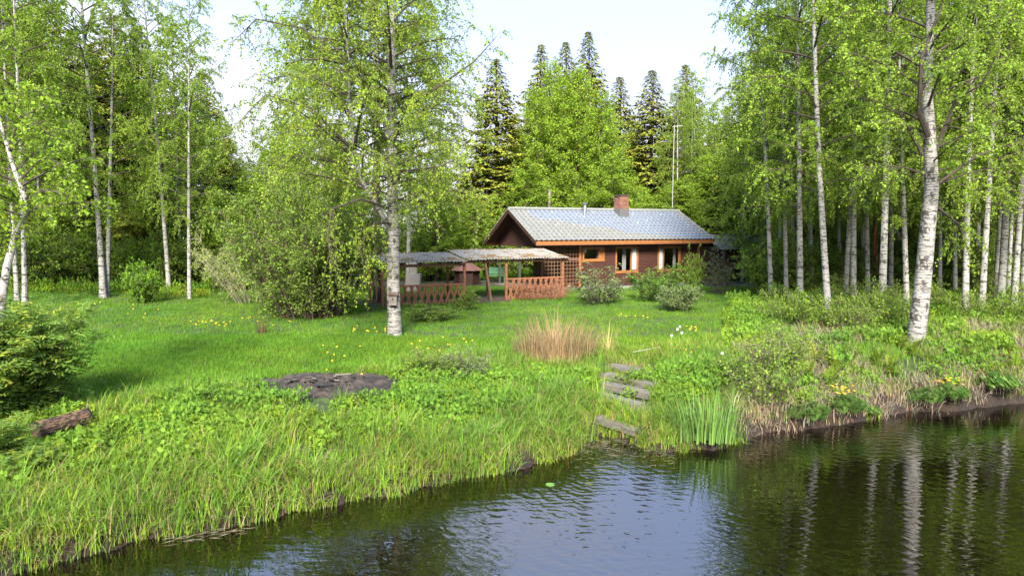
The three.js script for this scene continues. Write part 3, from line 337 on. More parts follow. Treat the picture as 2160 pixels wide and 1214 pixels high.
{ // birch grove on the river bank: [base px, depth, px where the stem crosses the top edge, size, label]
  const G = 'white birches of the grove on the river bank', lab = 'slender white birch in the grove beside the river bank';
  const T = [[1628, 30, 1590, 0.92], [1660, 31.5, 1648, 0.85], [1675, 34, 1672, 0.8], [1690, 27.5, 1684, 0.95], [1752, 24, 1724, 1.05], [1772, 36, 1765, 0.8], [1785, 31, 1800, 0.9], [1802, 29.5, 1806, 0.92], [1832, 32, 1812, 0.95], [1863, 25.5, 1884, 1.12], [1916, 26.5, 1912, 0.85], [2016, 33, 2014, 0.8], [2041, 24.5, 2066, 1.0], [2074, 25, 2112, 0.95], [2103, 31, 2118, 0.95], [2113, 27.5, 2150, 1.05], [2142, 25.5, 2176, 1.0], [1955, 29, 1948, 1.0], [1645, 36, 1640, 0.85], [1712, 34, 1706, 0.85], [1738, 37, 1742, 0.9], [1822, 37, 1818, 0.85], [1880, 33, 1890, 0.85], [1896, 38, 1898, 0.9], [1985, 31, 1990, 0.8], [2030, 37, 2036, 0.85], [2060, 34, 2078, 0.85], [2090, 37, 2110, 0.9], [2128, 34, 2150, 0.85], [2160, 30, 2186, 0.9], [2200, 27, 2240, 1.0], [2260, 24, 2300, 1.05]];
  T.forEach(([px, D, tx, s], i) => { const f = footAt(px, D); place(grove[i % 4], 'birch_tree', f, { s, yaw: TR() * 6.28, to: at(tx, 0, D), ...(px === 1752 ? { label: 'white birch tilting toward the cottage, first of the grove above the low shrubs' } : px === 1863 ? { label: 'thickest upright white birch of the grove, in front of the reddish trunk' } : px === 1628 ? { label: 'slim white birch of the grove standing closest to the shed' } : { label: lab, group: G }) }); });
  const f = footAt(1848, 35); place({ ...grove[1], bark: M.pine }, 'pine_tree', f, { s: 0.95, yaw: 2, to: at(1842, 0, 35), label: 'reddish brown barked tree standing among the white birches' });
}
{ // the thick leaning birch at the bank's edge
  const P = onGround(1932, 735), D = -P.z, w = (x, y, dz = 0) => at(x, y, D + dz).sub(P), R = rng(301), T = new GB(), B = new GB(), G = new GB();
  const main = [V(0, -0.3, 0), w(1932, 720), w(1945, 620), w(1956, 500), w(1966, 400), w(1962, 290), w(1955, 180, 0.2), w(1962, 60, 0.3), w(1968, -120, 0.4), w(1972, -330, 0.5), w(1975, -480, 0.6)];
  const fine = []; for (let k = 0; k <= 40; k++) fine.push(along(main, k / 40)); T.tube(fine, t => 0.245 * Math.pow(1 - t, 0.8) * (1 + 0.25 * Math.exp(-t * 30)) + 0.02, 12, null, false, 2, 1.6);
  const limb = (pts, r) => { B.tube(pts, t => r * (1 - 0.85 * t), 6); dressLimb(B, G, R, pts, 3.4, o); };
  const o = { limbs: 44, t0: 0.4, cr: 2.9, limbDroop: 0.2, twigs: 8, twigLen: 0.8, droop: 0.7, leaves: 40, leaf: 0.07, spread: 0.10, from: 0.3, vary: 0.28, hang: 0.4, ratio: 0.42, col: BIRCH_COL };
  stemCrown(B, G, R, main, 0.25, o); limb([w(1965, 300), w(1940, 240, -0.3), w(1945, 120, -0.6), w(1985, 20, -0.8), w(1990, -80, -1)], 0.09); limb([w(1968, 330), w(2020, 205, -0.4), w(2070, 180, -0.8), w(2112, 100, -1.2)], 0.07); limb([w(1966, 360), w(1900, 240, 0.3), w(1840, 215, 0.5), w(1790, 150, 0.8)], 0.06); limb([w(1968, 395), w(2060, 330, -0.5), w(2170, 290, -1)], 0.05); limb([w(1968, 430), w(2020, 470, 1), w(2040, 520, 1.6)], 0.05);
  const t = base('leaning_birch', P, 'thick leaning birch with dark forked top at the edge of the river bank', 'tree'); mesh('trunk', T.geo(true), M.birchOld, t); mesh('branches', B.geo(), M.twig, t); mesh('crown', G.geo(), M.leaf, t);
}
let heroP;
{ // the big birch in the lawn, several stems
  const P = onGround(832, 708), D = -P.z, w = (x, y, dz = 0) => at(x, y, D + dz).sub(P), R = rng(302), T = new GB(), B = new GB(), G = new GB(); heroP = P;
  const st = (pts, r0, r1, n) => { const f = []; for (let k = 0; k <= n; k++) f.push(along(pts, k / n)); T.tube(f, t => lerp(r0, r1, t), 12); };
  const main = [V(0, -0.3, 0), w(832, 690), w(829, 600), w(830, 500), w(828, 400), w(827, 290), w(825, 160), w(826, 30), w(820, -150), w(815, -330), w(812, -430)];
  { const f = []; for (let k = 0; k <= 44; k++) f.push(along(main, k / 44)); T.tube(f, t => 0.215 * Math.pow(1 - t, 0.75) * (1 + 0.35 * Math.exp(-t * 26)) + 0.015, 14, null, false, 2, 2); }
  const s2 = [w(826, 490, 0.05), w(798, 440, -0.3), w(768, 390, -0.5), w(748, 330, -0.6), w(738, 220, -0.7), w(733, 90, -0.8), w(722, -60, -0.8), w(712, -240, -0.9)], s3 = [w(828, 330, 0.1), w(812, 270, 0.3), w(800, 190, 0.5), w(792, 60, 0.7), w(785, -90, 0.9), w(780, -260, 1)], s4 = [w(826, 380, -0.1), w(800, 300, 1.0), w(765, 180, 1.6), w(755, 40, 2.0), w(740, -120, 2.2)];
  st(s2, 0.085, 0.015, 24); st(s3, 0.07, 0.015, 18); st(s4, 0.06, 0.015, 18);
  const o = { limbs: 42, t0: 0.36, cr: 3.5, limbDroop: 0.3, twigs: 8, twigLen: 0.85, droop: 0.8, leaves: 40, leaf: 0.064, spread: 0.10, from: 0.2, vary: 0.3, hang: 0.45, ratio: 0.42, col: [0.255, 0.355, 0.034] };
  stemCrown(B, G, R, main, 0.2, o); stemCrown(B, G, R, s2, 0.12, { ...o, t0: 0.22, limbs: 30, cr: 3.6 }); stemCrown(B, G, R, s3, 0.1, { ...o, t0: 0.3, limbs: 24, cr: 3.0 }); stemCrown(B, G, R, s4, 0.1, { ...o, t0: 0.35, limbs: 22, cr: 3.4 });
  const limb = (pts, r) => { B.tube(pts, t => r * (1 - 0.85 * t), 5); let L = 0; for (let k = 1; k < pts.length; k++) L += pts[k].distanceTo(pts[k - 1]); dressLimb(B, G, R, pts, L, o); };
  limb([w(832, 240), w(890, 205, -0.4), w(950, 165, -0.7), w(1000, 130, -0.9), w(1045, 80, -1)], 0.06); limb([w(832, 362), w(880, 358, -0.5), w(930, 350, -1), w(985, 325, -1.4)], 0.045); limb([w(832, 330), w(870, 340, 0.4), w(910, 350, 0.8)], 0.035); limb([w(832, 420), w(890, 425, -0.7), w(960, 400, -1.2), w(1030, 420, -1.5)], 0.04);
  limb([w(826, 440), w(760, 420, -0.8), w(700, 440, -1.3), w(690, 500, -1.5), w(700, 560, -1.6)], 0.045); limb([w(828, 470), w(790, 470, -1), w(760, 520, -1.5), w(770, 590, -1.7)], 0.035); limb([w(770, 395, -0.5), w(700, 340, -1), w(620, 330, -1.4), w(560, 380, -1.6)], 0.045); limb([w(745, 320, -0.6), w(660, 230, -0.6), w(560, 200, -0.5), w(500, 260, -0.4)], 0.05); limb([w(735, 160, -0.7), w(640, 60, -0.5), w(540, 40, -0.3), w(490, 90, -0.2)], 0.05); limb([w(828, 400), w(880, 300, 0.8), w(960, 260, 1.5), w(1040, 300, 2)], 0.045);
  const t = base('large_birch', P, 'large old birch with several stems and a nest box, standing on the lawn', 'tree'); mesh('trunk', T.geo(true), M.birchOld, t); mesh('branches', B.geo(), M.twig, t); mesh('crown', G.geo(), M.leaf, t);
  // nest box
  const b = at(829, 632, D - 0.24), n = base('nest_box', b, 'weathered grey nest box with a slab roof nailed to the large birch', 'nest box'); const bx = (nm, x0, x1, y0, y1, z0, z1, m, p = n) => { const g = new GB(); g.box(x0, x1, y0, y1, z0, z1); return mesh(nm, g.geo(), m, p); };
  bx('front_board', -0.12, 0.12, -0.16, 0.14, 0.06, 0.085, M.grey); bx('side_board', -0.12, -0.098, -0.16, 0.14, -0.12, 0.058, M.grey); bx('side_board', 0.098, 0.12, -0.16, 0.14, -0.12, 0.058, M.grey); bx('roof_board', -0.16, 0.16, 0.145, 0.175, -0.12, 0.13, M.slat); bx('bottom_board', -0.1, 0.1, -0.19, -0.162, -0.12, 0.05, M.dark); bx('back_board', -0.05, 0.05, -0.3, 0.24, -0.15, -0.122, M.dark); const hole = new THREE.CylinderGeometry(0.022, 0.022, 0.006, 14); hole.rotateX(Math.PI / 2); const hm = mesh('entrance_hole', hole, std({ color: lin(0.004, 0.004, 0.004) }), n); hm.position.set(0.0, 0.03, 0.087);
}
{ // crooked tree at the lawn's left end, leaves hanging over
  const P = onGround(-6, 865), D = -P.z, w = (x, y, dz = 0) => at(x, y, D + dz).sub(P), R = rng(303), T = new GB(), B = new GB(), G = new GB(); const main = [V(0, -0.3, 0), w(-2, 760), w(2, 640), w(14, 560), w(34, 492), w(52, 455), w(52, 420), w(30, 360), w(0, 260), w(-30, 120), w(-50, -60)];
  const f = []; for (let k = 0; k <= 40; k++) f.push(along(main, k / 40)); T.tube(f, t => 0.07 * (1 - t) + 0.015, 10); const o = { limbs: 16, t0: 0.45, cr: 1.5, limbDroop: 0.2, twigs: 9, twigLen: 0.5, droop: 0.4, leaves: 40, leaf: 0.068, spread: 0.12, from: 0.15, vary: 0.3, hang: 0.3, ratio: 0.46, col: [0.24, 0.36, 0.03] };
  stemCrown(B, G, R, main, 0.08, o); const limb = pts => { B.tube(pts, t => 0.022 * (1 - 0.85 * t), 5); dressLimb(B, G, R, pts, 1.6, o); }; limb([w(50, 420), w(90, 400, -0.3), w(150, 410, -0.5), w(185, 440, -0.6)]); limb([w(40, 380), w(90, 330, -0.2), w(140, 350, -0.4), w(165, 390, -0.5)]); limb([w(20, 320), w(70, 260, 0.3), w(130, 300, 0.4)]); limb([w(50, 440), w(20, 400, -0.4), w(-30, 380, -0.8)]); limb([w(10, 280), w(40, 200, -0.4), w(90, 190, -0.6)]);
  const t = base('crooked_tree', P, 'crooked pale barked young tree beside the leafy rowan bush', 'tree'); mesh('trunk', T.geo(true), M.birch, t); mesh('branches', B.geo(), M.twig, t); mesh('crown', G.geo(), M.leaf, t);
}
{ // birches at the far side of the lawn
  const G = 'white birches at the far side of the lawn', lab = 'white birch along the far forest edge of the lawn';
  for (const [px, D, tx, s] of [[50, 27.5, 30, 0.9], [34, 28.8, 6, 0.85], [216, 31, 184, 1.05], [224, 31.3, 224, 0.8], [356, 33, 300, 0.85], [398, 31.5, 396, 0.8], [-60, 29, -110, 1.0], [860, 39, 858, 1.0], [690, 33, 660, 0.95], [1430, 52, 1432, 0.8], [1455, 55, 1466, 0.75]]) place(grove[(px + 70) % 4], 'birch_tree', footAt(px, D), { s, yaw: TR() * 6.28, to: at(tx, 0, D), ...({ 216: { label: 'tall white birch beside the round bright bush' }, 860: { label: 'white birch standing behind the garden shelter roof' }, 690: { label: 'white birch trunk hidden inside the willow bush' }, 1430: { label: 'thin white birch beside the antenna mast behind the cottage' }, 1455: { label: 'thin white birch among the bushes behind the cottage end' } }[px] || { label: lab, group: G }) });
  place({ ...grove[2], bark: M.bark }, 'dark_trunk_tree', footAt(797, 30.5), { s: 1.0, sx: 1.6, yaw: 1, to: at(775, 0, 30.5), label: 'dark thick trunked tree behind the large birch' });
}
{ // spruces: [px of the top, py of the top, depth]
  const G = 'tall spruces rising behind the clearing', lab = 'tall dark green spruce rising from the forest edge';
  for (const [px, py, D] of [[262, 30, 41], [312, 55, 43], [215, 90, 44], [120, -60, 42], [30, -90, 40], [180, 60, 52], [440, 150, 50], [490, 290, 46], [1047, 122, 50], [1020, 300, 53], [1085, 240, 57], [1140, 92, 62], [1190, 86, 66], [1236, 64, 62], [1212, 150, 57], [1302, 160, 62], [1368, 146, 56], [1437, 134, 62], [1525, 222, 62], [1490, 300, 66], [1335, 300, 72], [1400, 320, 74], [1570, 200, 52], [1620, 120, 48], [1700, 150, 46], [1950, 60, 46], [2010, 20, 42], [2080, 40, 45], [2150, 0, 40], [1900, 150, 50], [1780, 160, 52], [2240, 0, 43], [-60, -80, 44], [380, 200, 56], [560, 330, 62], [640, 300, 60], [720, 250, 58], [930, 330, 62], [980, 360, 66], [-150, 0, 46], [70, 40, 54], [230, 120, 58], [1860, 220, 60], [2030, 200, 58], [2120, 180, 56]]) { const f = footAt(px, D), h = at(px, py, D).y - f.y, rl = px === 1047 ? ['broad golden green spruce beside the gable end of the cottage', undefined] : px < 540 ? ['tall spruce in the forest behind the far lawn birches', 'spruces behind the far lawn birches'] : px < 1030 ? ['distant spruce beyond the large birch and the garden shelter', 'spruces beyond the garden shelter'] : px < 1260 ? ['dark spruce top rising above the leafy trees behind the cottage roof', 'spruces above the leafy trees'] : px < 1560 ? ['slim spruce standing between the chimney, the antenna mast and the grove', 'slim spruces behind the mast'] : ['dark spruce deep in the shade behind the birch grove', 'spruces behind the birch grove']; place(spruces[(px + D + 200) % 3], 'spruce_tree', f, { h, sx: clamp(30 / h, 1.3, 2.3), yaw: TR() * 6.28, label: rl[0], group: rl[1] }); }
}
{ // leafy trees
  const G = 'light green leafy trees around the clearing', lab = 'light green leafy tree at the edge of the clearing';
  for (const [px, py, D, k, sx] of [[1130, 190, 50, 0, 1], [1170, 130, 52, 1, 0.95], [1215, 150, 51, 0, 1], [1265, 200, 50, 1, 1.05], [1110, 340, 47, 1, 1.2], [1290, 330, 47, 0, 1.2], [1480, 330, 53, 0, 1.5], [1540, 300, 51, 1, 1.4], [1600, 260, 50, 0, 1.3], [1420, 380, 50, 1, 1.4], [1350, 400, 52, 0, 1.4], [1650, 300, 46, 1, 1.2], [1700, 320, 42, 0, 1.3], [1800, 330, 44, 1, 1.3], [600, 300, 38, 0, 1.1], [540, 380, 36, 1, 1.2], [700, 330, 40, 1, 1.1], [920, 380, 42, 0, 1.2], [1000, 420, 44, 1, 1.3], [760, 360, 44, 0, 1.2], [460, 420, 37, 0, 1.3], [330, 380, 39, 1, 1.2], [140, 420, 36, 0, 1.3], [1900, 400, 38, 0, 1.3], [2130, 380, 36, 1, 1.2], [850, 420, 47, 0, 1.2]]) { const f = footAt(px, D), h = at(px, py, D).y - f.y, rl = px < 430 ? ['leafy tree in the shade under the far lawn birches', 'leafy trees under the far birches'] : px < 800 ? ['leafy tree rising behind the huge willow bush', 'leafy trees behind the willow'] : px < 1020 ? ['leafy tree beyond the garden shelter roof', 'leafy trees beyond the shelter'] : px < 1300 ? ['tall lime green leafy tree directly behind the cottage roof', 'leafy trees behind the cottage roof'] : px < 1600 ? ['bushy leafy tree between the cottage and the birch grove', 'leafy trees beside the shed'] : ['leafy tree filling the shade behind the birch grove', 'leafy trees behind the grove']; place(broad[k], 'leafy_tree', f, { h, sx: sx * clamp(11 / h, 0.9, 1.5), yaw: TR() * 6.28, label: rl[0], group: rl[1] }); }
  const G2 = 'light birches of the forest edge', lab2 = 'airy light green birch of the forest behind the lawn';
  for (const [px, py, D] of [[385, 28, 38], [90, -40, 36], [150, 120, 40], [430, 220, 40], [-40, -60, 34], [1460, 150, 58], [1500, 215, 56], [1285, 230, 58], [1340, 260, 60], [640, 120, 44], [560, 260, 44], [480, 250, 47], [520, 330, 45], [610, 230, 50], [940, 270, 52], [1565, 140, 42], [1605, 60, 42], [1700, 60, 42], [1830, 90, 44], [2000, 40, 42], [2150, -20, 40]]) { const f = footAt(px, D), h = at(px, py, D).y - f.y, rl = px < 480 ? ['airy birch with a broad light crown in the forest behind the far lawn', 'airy birches behind the far lawn'] : px < 700 ? ['airy birch seen behind the willow bush', 'airy birches behind the willow'] : px < 1550 ? ['thin airy birch among the spruces behind the cottage', 'airy birches behind the cottage'] : ['airy birch with a full crown at the back of the grove', 'airy birches at the back of the grove']; place(farBirch[(px + D + 300) % 3], 'forest_birch', f, { h, sx: clamp(15 / h, 0.85, 1.3), yaw: TR() * 6.28, label: rl[0], group: rl[1] }); }
}

// ───────────────────────── shrubs ─────────────────────────
const shrubA = [1, 2].map(k => shrubProto(400 + k, { h: 1.6, rad: 1.0, stems: 20, col: [0.19, 0.29, 0.03], leaf: 0.07, leaves: 42 })), shrubB = shrubProto(410, { h: 1.5, rad: 1.25, stems: 30, leaves: 46, col: [0.13, 0.235, 0.028], leaf: 0.075, droop: 0.1 }), shrubC = shrubProto(411, { h: 1.3, rad: 0.8, stems: 24, twigLen: 0.3, leaves: 30, leaf: 0.065, col: [0.19, 0.26, 0.085], ratio: 0.3 });
const shrubL = shrubProto(412, { h: 1.8, rad: 1.2, stems: 18, twigs: 8, twigLen: 0.42, leaves: 26, leaf: 0.07, col: [0.21, 0.30, 0.04], spread: 0.14, droop: 0.05 });
const bushPlace = (proto, name, px, py, o) => place(proto, name, onGround(px, py), { category: 'bush', ...o });
{
  const w = shrubProto(420, { h: 5.6, rad: 3.1, stems: 60, twigs: 8, twigLen: 0.85, leaves: 28, leaf: 0.09, spread: 0.25, from: 0.12, droop: 0.35, col: [0.185, 0.275, 0.04], ratio: 0.34, stemR: 0.045, twig: M.bark });
  bushPlace(w, 'willow_bush', 655, 668, { s: 1, label: 'huge spreading willow bush with many dark stems on the lawn' });
  const w2 = shrubProto(421, { h: 3.4, rad: 3.4, stems: 26, twigs: 7, twigLen: 0.7, leaves: 26, leaf: 0.085, spread: 0.2, from: 0.25, droop: 0.35, col: [0.27, 0.32, 0.08], ratio: 0.25, stemR: 0.03, twig: M.paleTwig }); bushPlace(w2, 'pale_willow', 545, 640, { s: 1, label: 'pale willow with bare leaning stems reaching over the lawn' });
  bushPlace(shrubProto(426, { h: 1.75, rad: 0.85, stems: 34, leaves: 50, leaf: 0.075, col: [0.17, 0.31, 0.025], droop: 0.1, from: 0.15 }), 'round_bush', 300, 638, { s: 1.0, sx: 1.0, label: 'round bright green bush at the forest edge of the lawn', yaw: 1 });
  bushPlace(shrubC, 'grey_green_shrub', 1262, 640, { s: 1.3, sx: 1.5, label: 'grey green shrub growing below the small cottage window', yaw: 1 });
  bushPlace(shrubB, 'dense_bush', 1392, 634, { s: 1.08, sx: 1.2, label: 'dense dark green bush below the third cottage window', yaw: 2 });
  bushPlace(shrubA[0], 'climbing_shrub', 1462, 622, { s: 1.4, sx: 0.5, label: 'tall leafy shrub climbing at the far cottage corner', yaw: 2 });
  const ds = shrubProto(424, { h: 2.8, rad: 1.1, stems: 24, leaves: 22, leaf: 0.06, col: [0.11, 0.16, 0.06], twigs: 7 }); bushPlace(ds, 'grey_bush', 1518, 622, { s: 0.85, label: 'tall dull green bush between the cottage and the shed' });
  bushPlace(shrubA[1], 'leafy_shrub', 908, 676, { s: 0.42, sx: 2.6, label: 'straggly shrub in front of the lower shelter railing', yaw: 3 }); bushPlace(shrubA[0], 'leafy_shrub', 985, 655, { s: 0.55, sx: 1.1, label: 'leafy shrub beside the leaning shelter post', yaw: 1 });
  const red = shrubProto(425, { h: 1.0, rad: 0.9, stems: 60, twigs: 4, twigLen: 0.25, leaves: 9, leaf: 0.05, col: [0.20, 0.10, 0.045], stemR: 0.006, twig: std({ color: lin(0.2, 0.085, 0.045) }) }); bushPlace(red, 'russet_shrub', 1108, 632, { s: 1, sx: 1.1, label: 'russet bare stemmed shrub in front of the shelter railing' }); bushPlace(red, 'russet_shrub', 1170, 632, { s: 0.95, sx: 1.1, yaw: 2, label: 'russet twiggy shrub beside the grey green shrub' });
  // dwarf conifer
  const R = rng(430), B = new GB(), G = new GB(); for (let k = 0; k < 70; k++) { const az = k * 2.399, s = R(), L = 0.35 + 0.7 * Math.sqrt(1 - s * 0.7) * (0.7 + 0.3 * R()), y = 0.06 + s * 0.7, e = V(Math.cos(az) * L, y + 0.28 * L + 0.05, Math.sin(az) * L), path = bezier(V(0, y * 0.4, 0), V(Math.cos(az) * L * 0.6, y, Math.sin(az) * L * 0.6), e, 4); B.tube(path, q => 0.01 * (1 - q) + 0.003, 3); for (let j = 0; j < 44; j++) { const q = along(path, 0.2 + 0.8 * R()); q.y += (R() - 0.5) * 0.06; q.x += (R() - 0.5) * 0.1; q.z += (R() - 0.5) * 0.1; randLeaf(G, R, q, 0.11, vary(R, [0.12, 0.16, 0.055], 0.35), -0.25, 0.16); } }
  place({ h: 1, branches: B.geo(), crown: G.geo(), twig: M.twig, leaf: M.needle }, 'dwarf_conifer', onGround(1432, 655), { s: 1.05, label: 'low spreading dwarf conifer on the lawn by the dense bush', category: 'conifer' });
  bushPlace(shrubC, 'weedy_thicket', 985, 800, { s: 0.62, sx: 1.5, yaw: 2, label: 'small dull weedy thicket on the slope between the burnt mound and the reeds' }); bushPlace(shrubL, 'weedy_thicket', 905, 790, { s: 0.4, sx: 1.6, yaw: 1, label: 'low twiggy weeds growing next to the burnt mound' });
  // bank shrubs
  const lb = 'leafy green shrub growing among the birch trunks', g = 'shrubs under the grove birches'; for (const [px, py, s, k] of [[1650, 690, 0.9, 0], [1705, 700, 1.0, 1], [1790, 712, 0.95, 0], [1830, 705, 1.05, 1], [1880, 700, 1.0, 0], [1735, 668, 0.9, 1], [1850, 668, 1, 0], [1985, 668, 0.9, 1], [2050, 680, 0.75, 0], [2130, 690, 0.9, 1], [1640, 650, 0.8, 1], [2100, 650, 1.0, 0], [1940, 645, 1.0, 1], [2190, 680, 1, 0], [1765, 640, 0.9, 0]]) bushPlace(k ? shrubA[1] : shrubL, 'bank_shrub', px, py, { s: s * 0.85, yaw: TR() * 6, label: lb, group: g });
  bushPlace(shrubL, 'overhanging_shrub', 1600, 850, { s: 0.85, sx: 1.0, yaw: 4, label: 'leafy shrub with dark stems on the bank above the iris clump' }); bushPlace(shrubL, 'overhanging_shrub', 1650, 795, { s: 0.75, sx: 1.0, yaw: 2, label: 'small shrub beside the bright green ferns on the bank' });
  const lf = 'low green shrub at the foot of the far lawn birches', gf = 'shrubs under the far lawn birches'; for (let k = 0; k < 34; k++) { const px = [-40, 60, 110, 150, 250, 270, 330, 380, 430, 450, 500, 100, 180, 20][k % 14] + TR() * 40, D = 33 + TR() * 8; place(shrubA[k % 2], 'edge_shrub', footAt(px, D), { s: 1.0 + TR() * 1.1, yaw: TR() * 6, label: lf, group: gf, category: 'bush' }); }
  for (let k = 0; k < 30; k++) { const px = 1620 + TR() * 580, D = 33 + TR() * 9; place(shrubA[k % 2], 'edge_shrub', footAt(px, D), { s: 0.9 + TR() * 1.2, yaw: TR() * 6, label: 'low shrub in the shade at the back of the birch grove', group: 'shrubs at the back of the grove', category: 'bush' }); }
  for (const [px, D] of [[1030, 44], [1080, 45], [960, 44], [900, 43], [1000, 47], [740, 36], [700, 35], [1060, 48], [930, 47], [860, 45]]) place(shrubA[px % 2], 'edge_shrub', footAt(px, D), { s: 1.6 + TR() * 0.6, yaw: TR() * 6, label: 'green shrub beyond the garden shelter and the porch', group: 'shrubs beyond the shelter', category: 'bush' });
}
{ // rowan bush with feathered leaves
  const R = rng(440), B = new GB(), G = new GB(), leafs = (p, az, tilt, len, col) => { const n = 6, ca = Math.cos(az), sa = Math.sin(az); for (let k = 0; k < n; k++) { const t = (k + 0.6) / n, x = p.x + ca * len * t, y = p.y + Math.sin(tilt) * len * t - len * 0.35 * t * t, z = p.z + sa * len * t, l = len * 0.42 * (1 - 0.35 * t); for (const sg of [-1, 1]) { let dx = -sa * sg * 0.9 + ca * 0.4, dz = ca * sg * 0.9 + sa * 0.4, dy = -0.15; const m = Math.hypot(dx, dy, dz); { const ty = Math.sin(tilt) - 0.7 * t, tn = Math.hypot(1, ty), rl = (R() - 0.5) * 0.9; G.leaf(x, y, z, dx / m, dy / m + rl * sg, dz / m, ca / tn, ty / tn, sa / tn, l, l * 0.2, vary(R, col, 0.25), 0.05); }; } } };
  for (let k = 0; k < 30; k++) { const az = k * 2.399, rr = 1.15 * Math.sqrt(R()), H = 1.9 * (0.6 + 0.45 * R()), e = V(Math.cos(az) * rr, H, Math.sin(az) * rr), path = bezier(V(Math.cos(az) * rr * 0.3, -0.1, Math.sin(az) * rr * 0.3), V(Math.cos(az) * rr * 0.5, H * 0.7, Math.sin(az) * rr * 0.5), e, 6); B.tube(path, q => 0.014 * (1 - q * 0.8), 4); for (let j = 0; j < 40; j++) { const q = along(path, 0.12 + 0.88 * R()); q.x += (R() - 0.5) * 0.25; q.z += (R() - 0.5) * 0.25; leafs(q, R() * 6.28, -0.2 + R() * 1.2, 0.24 + 0.12 * R(), R() < 0.25 ? [0.27, 0.33, 0.035] : [0.14, 0.24, 0.035]); } }
  const proto = { h: 1.9, branches: B.geo(), crown: G.geo(), twig: M.twig, leaf: M.leaf }; place(proto, 'rowan_bush', onGround(75, 862), { s: 1.12, label: 'dark green rowan bush with feathered leaves beside the log', category: 'bush' }); place(proto, 'rowan_bush', onGround(-60, 900), { s: 1.0, yaw: 2, label: 'rowan bush beside the crooked pale tree', category: 'bush' }); place(proto, 'rowan_sapling', onGround(-15, 985), { s: 0.42, sx: 1.3, yaw: 1, label: 'low rowan seedlings with yellow green leaves in front of the log', category: 'bush' }); place(proto, 'rowan_sapling', onGround(60, 1010), { s: 0.26, sx: 1.6, yaw: 3, label: 'tiny rowan shoots growing against the log', category: 'bush' });
}

// ───────────────────────── small things on lawn and bank ─────────────────────────
{ const a = onGround(75, 925), b = onGround(186, 893), R = rng(450), g = new GB(), pts = []; for (let k = 0; k <= 14; k++) { const p = a.clone().lerp(b, k / 14); p.y = lerp(a.y, b.y, k / 14) + 0.13; pts.push(p.sub(a)); } g.tube(pts, t => 0.165 + 0.004 * Math.sin(t * 21), 18, null, true, 3, 7); const o = base('fallen_log', a, 'short thick fallen log with peeling brown bark under the rowan bush', 'log'); mesh('bark', g.geo(true), std({ map: barkTex, bumpMap: barkTex, bumpScale: 0.06, color: lin(0.85, 0.7, 0.58), roughness: 1 }), o); const s = new GB(); s.tube([V(0, 0.1, -0.02).add(pts[13]), V(0.04, 0.22, -0.03).add(pts[13]), V(0.09, 0.36, 0).add(pts[13])], [0.008, 0.006, 0.002], 5); { const ce = new THREE.CircleGeometry(0.165, 18), cm = mesh('cut_end', ce, std({ map: woodTex, color: lin(0.2, 0.13, 0.08) }), o), dr = pts[14].clone().sub(pts[12]).normalize(); cm.quaternion.setFromUnitVectors(V(0, 0, 1), dr); cm.position.copy(pts[14]).addScaledVector(dr, 0.004); } mesh('broken_branch', s.geo(true), M.paleTwig, o);
  const c = onGround(5, 970), d = onGround(62, 978), st = base('cut_branch', c, 'short orange brown cut branch lying among the rowan seedlings', 'branch'), e = new GB(); e.tube([V(-0.4, 0.06, 0), d.clone().sub(c).add(V(0, 0.07, 0))], [0.045, 0.035], 9, null, true); mesh('wood', e.geo(true), std({ color: lin(0.3, 0.14, 0.06) }), st);
  const q = onGround(1335, 750), q2 = onGround(1392, 740), sk = base('pale_stick', q, 'long pale stick lying in the grass above the steps', 'stick'), h = new GB(); h.tube([V(0, 0.1, 0), q2.clone().sub(q).add(V(0, 0.12, 0))], [0.012, 0.008], 6, null, true); mesh('wood', h.geo(true), std({ color: lin(0.45, 0.42, 0.36) }), sk); }
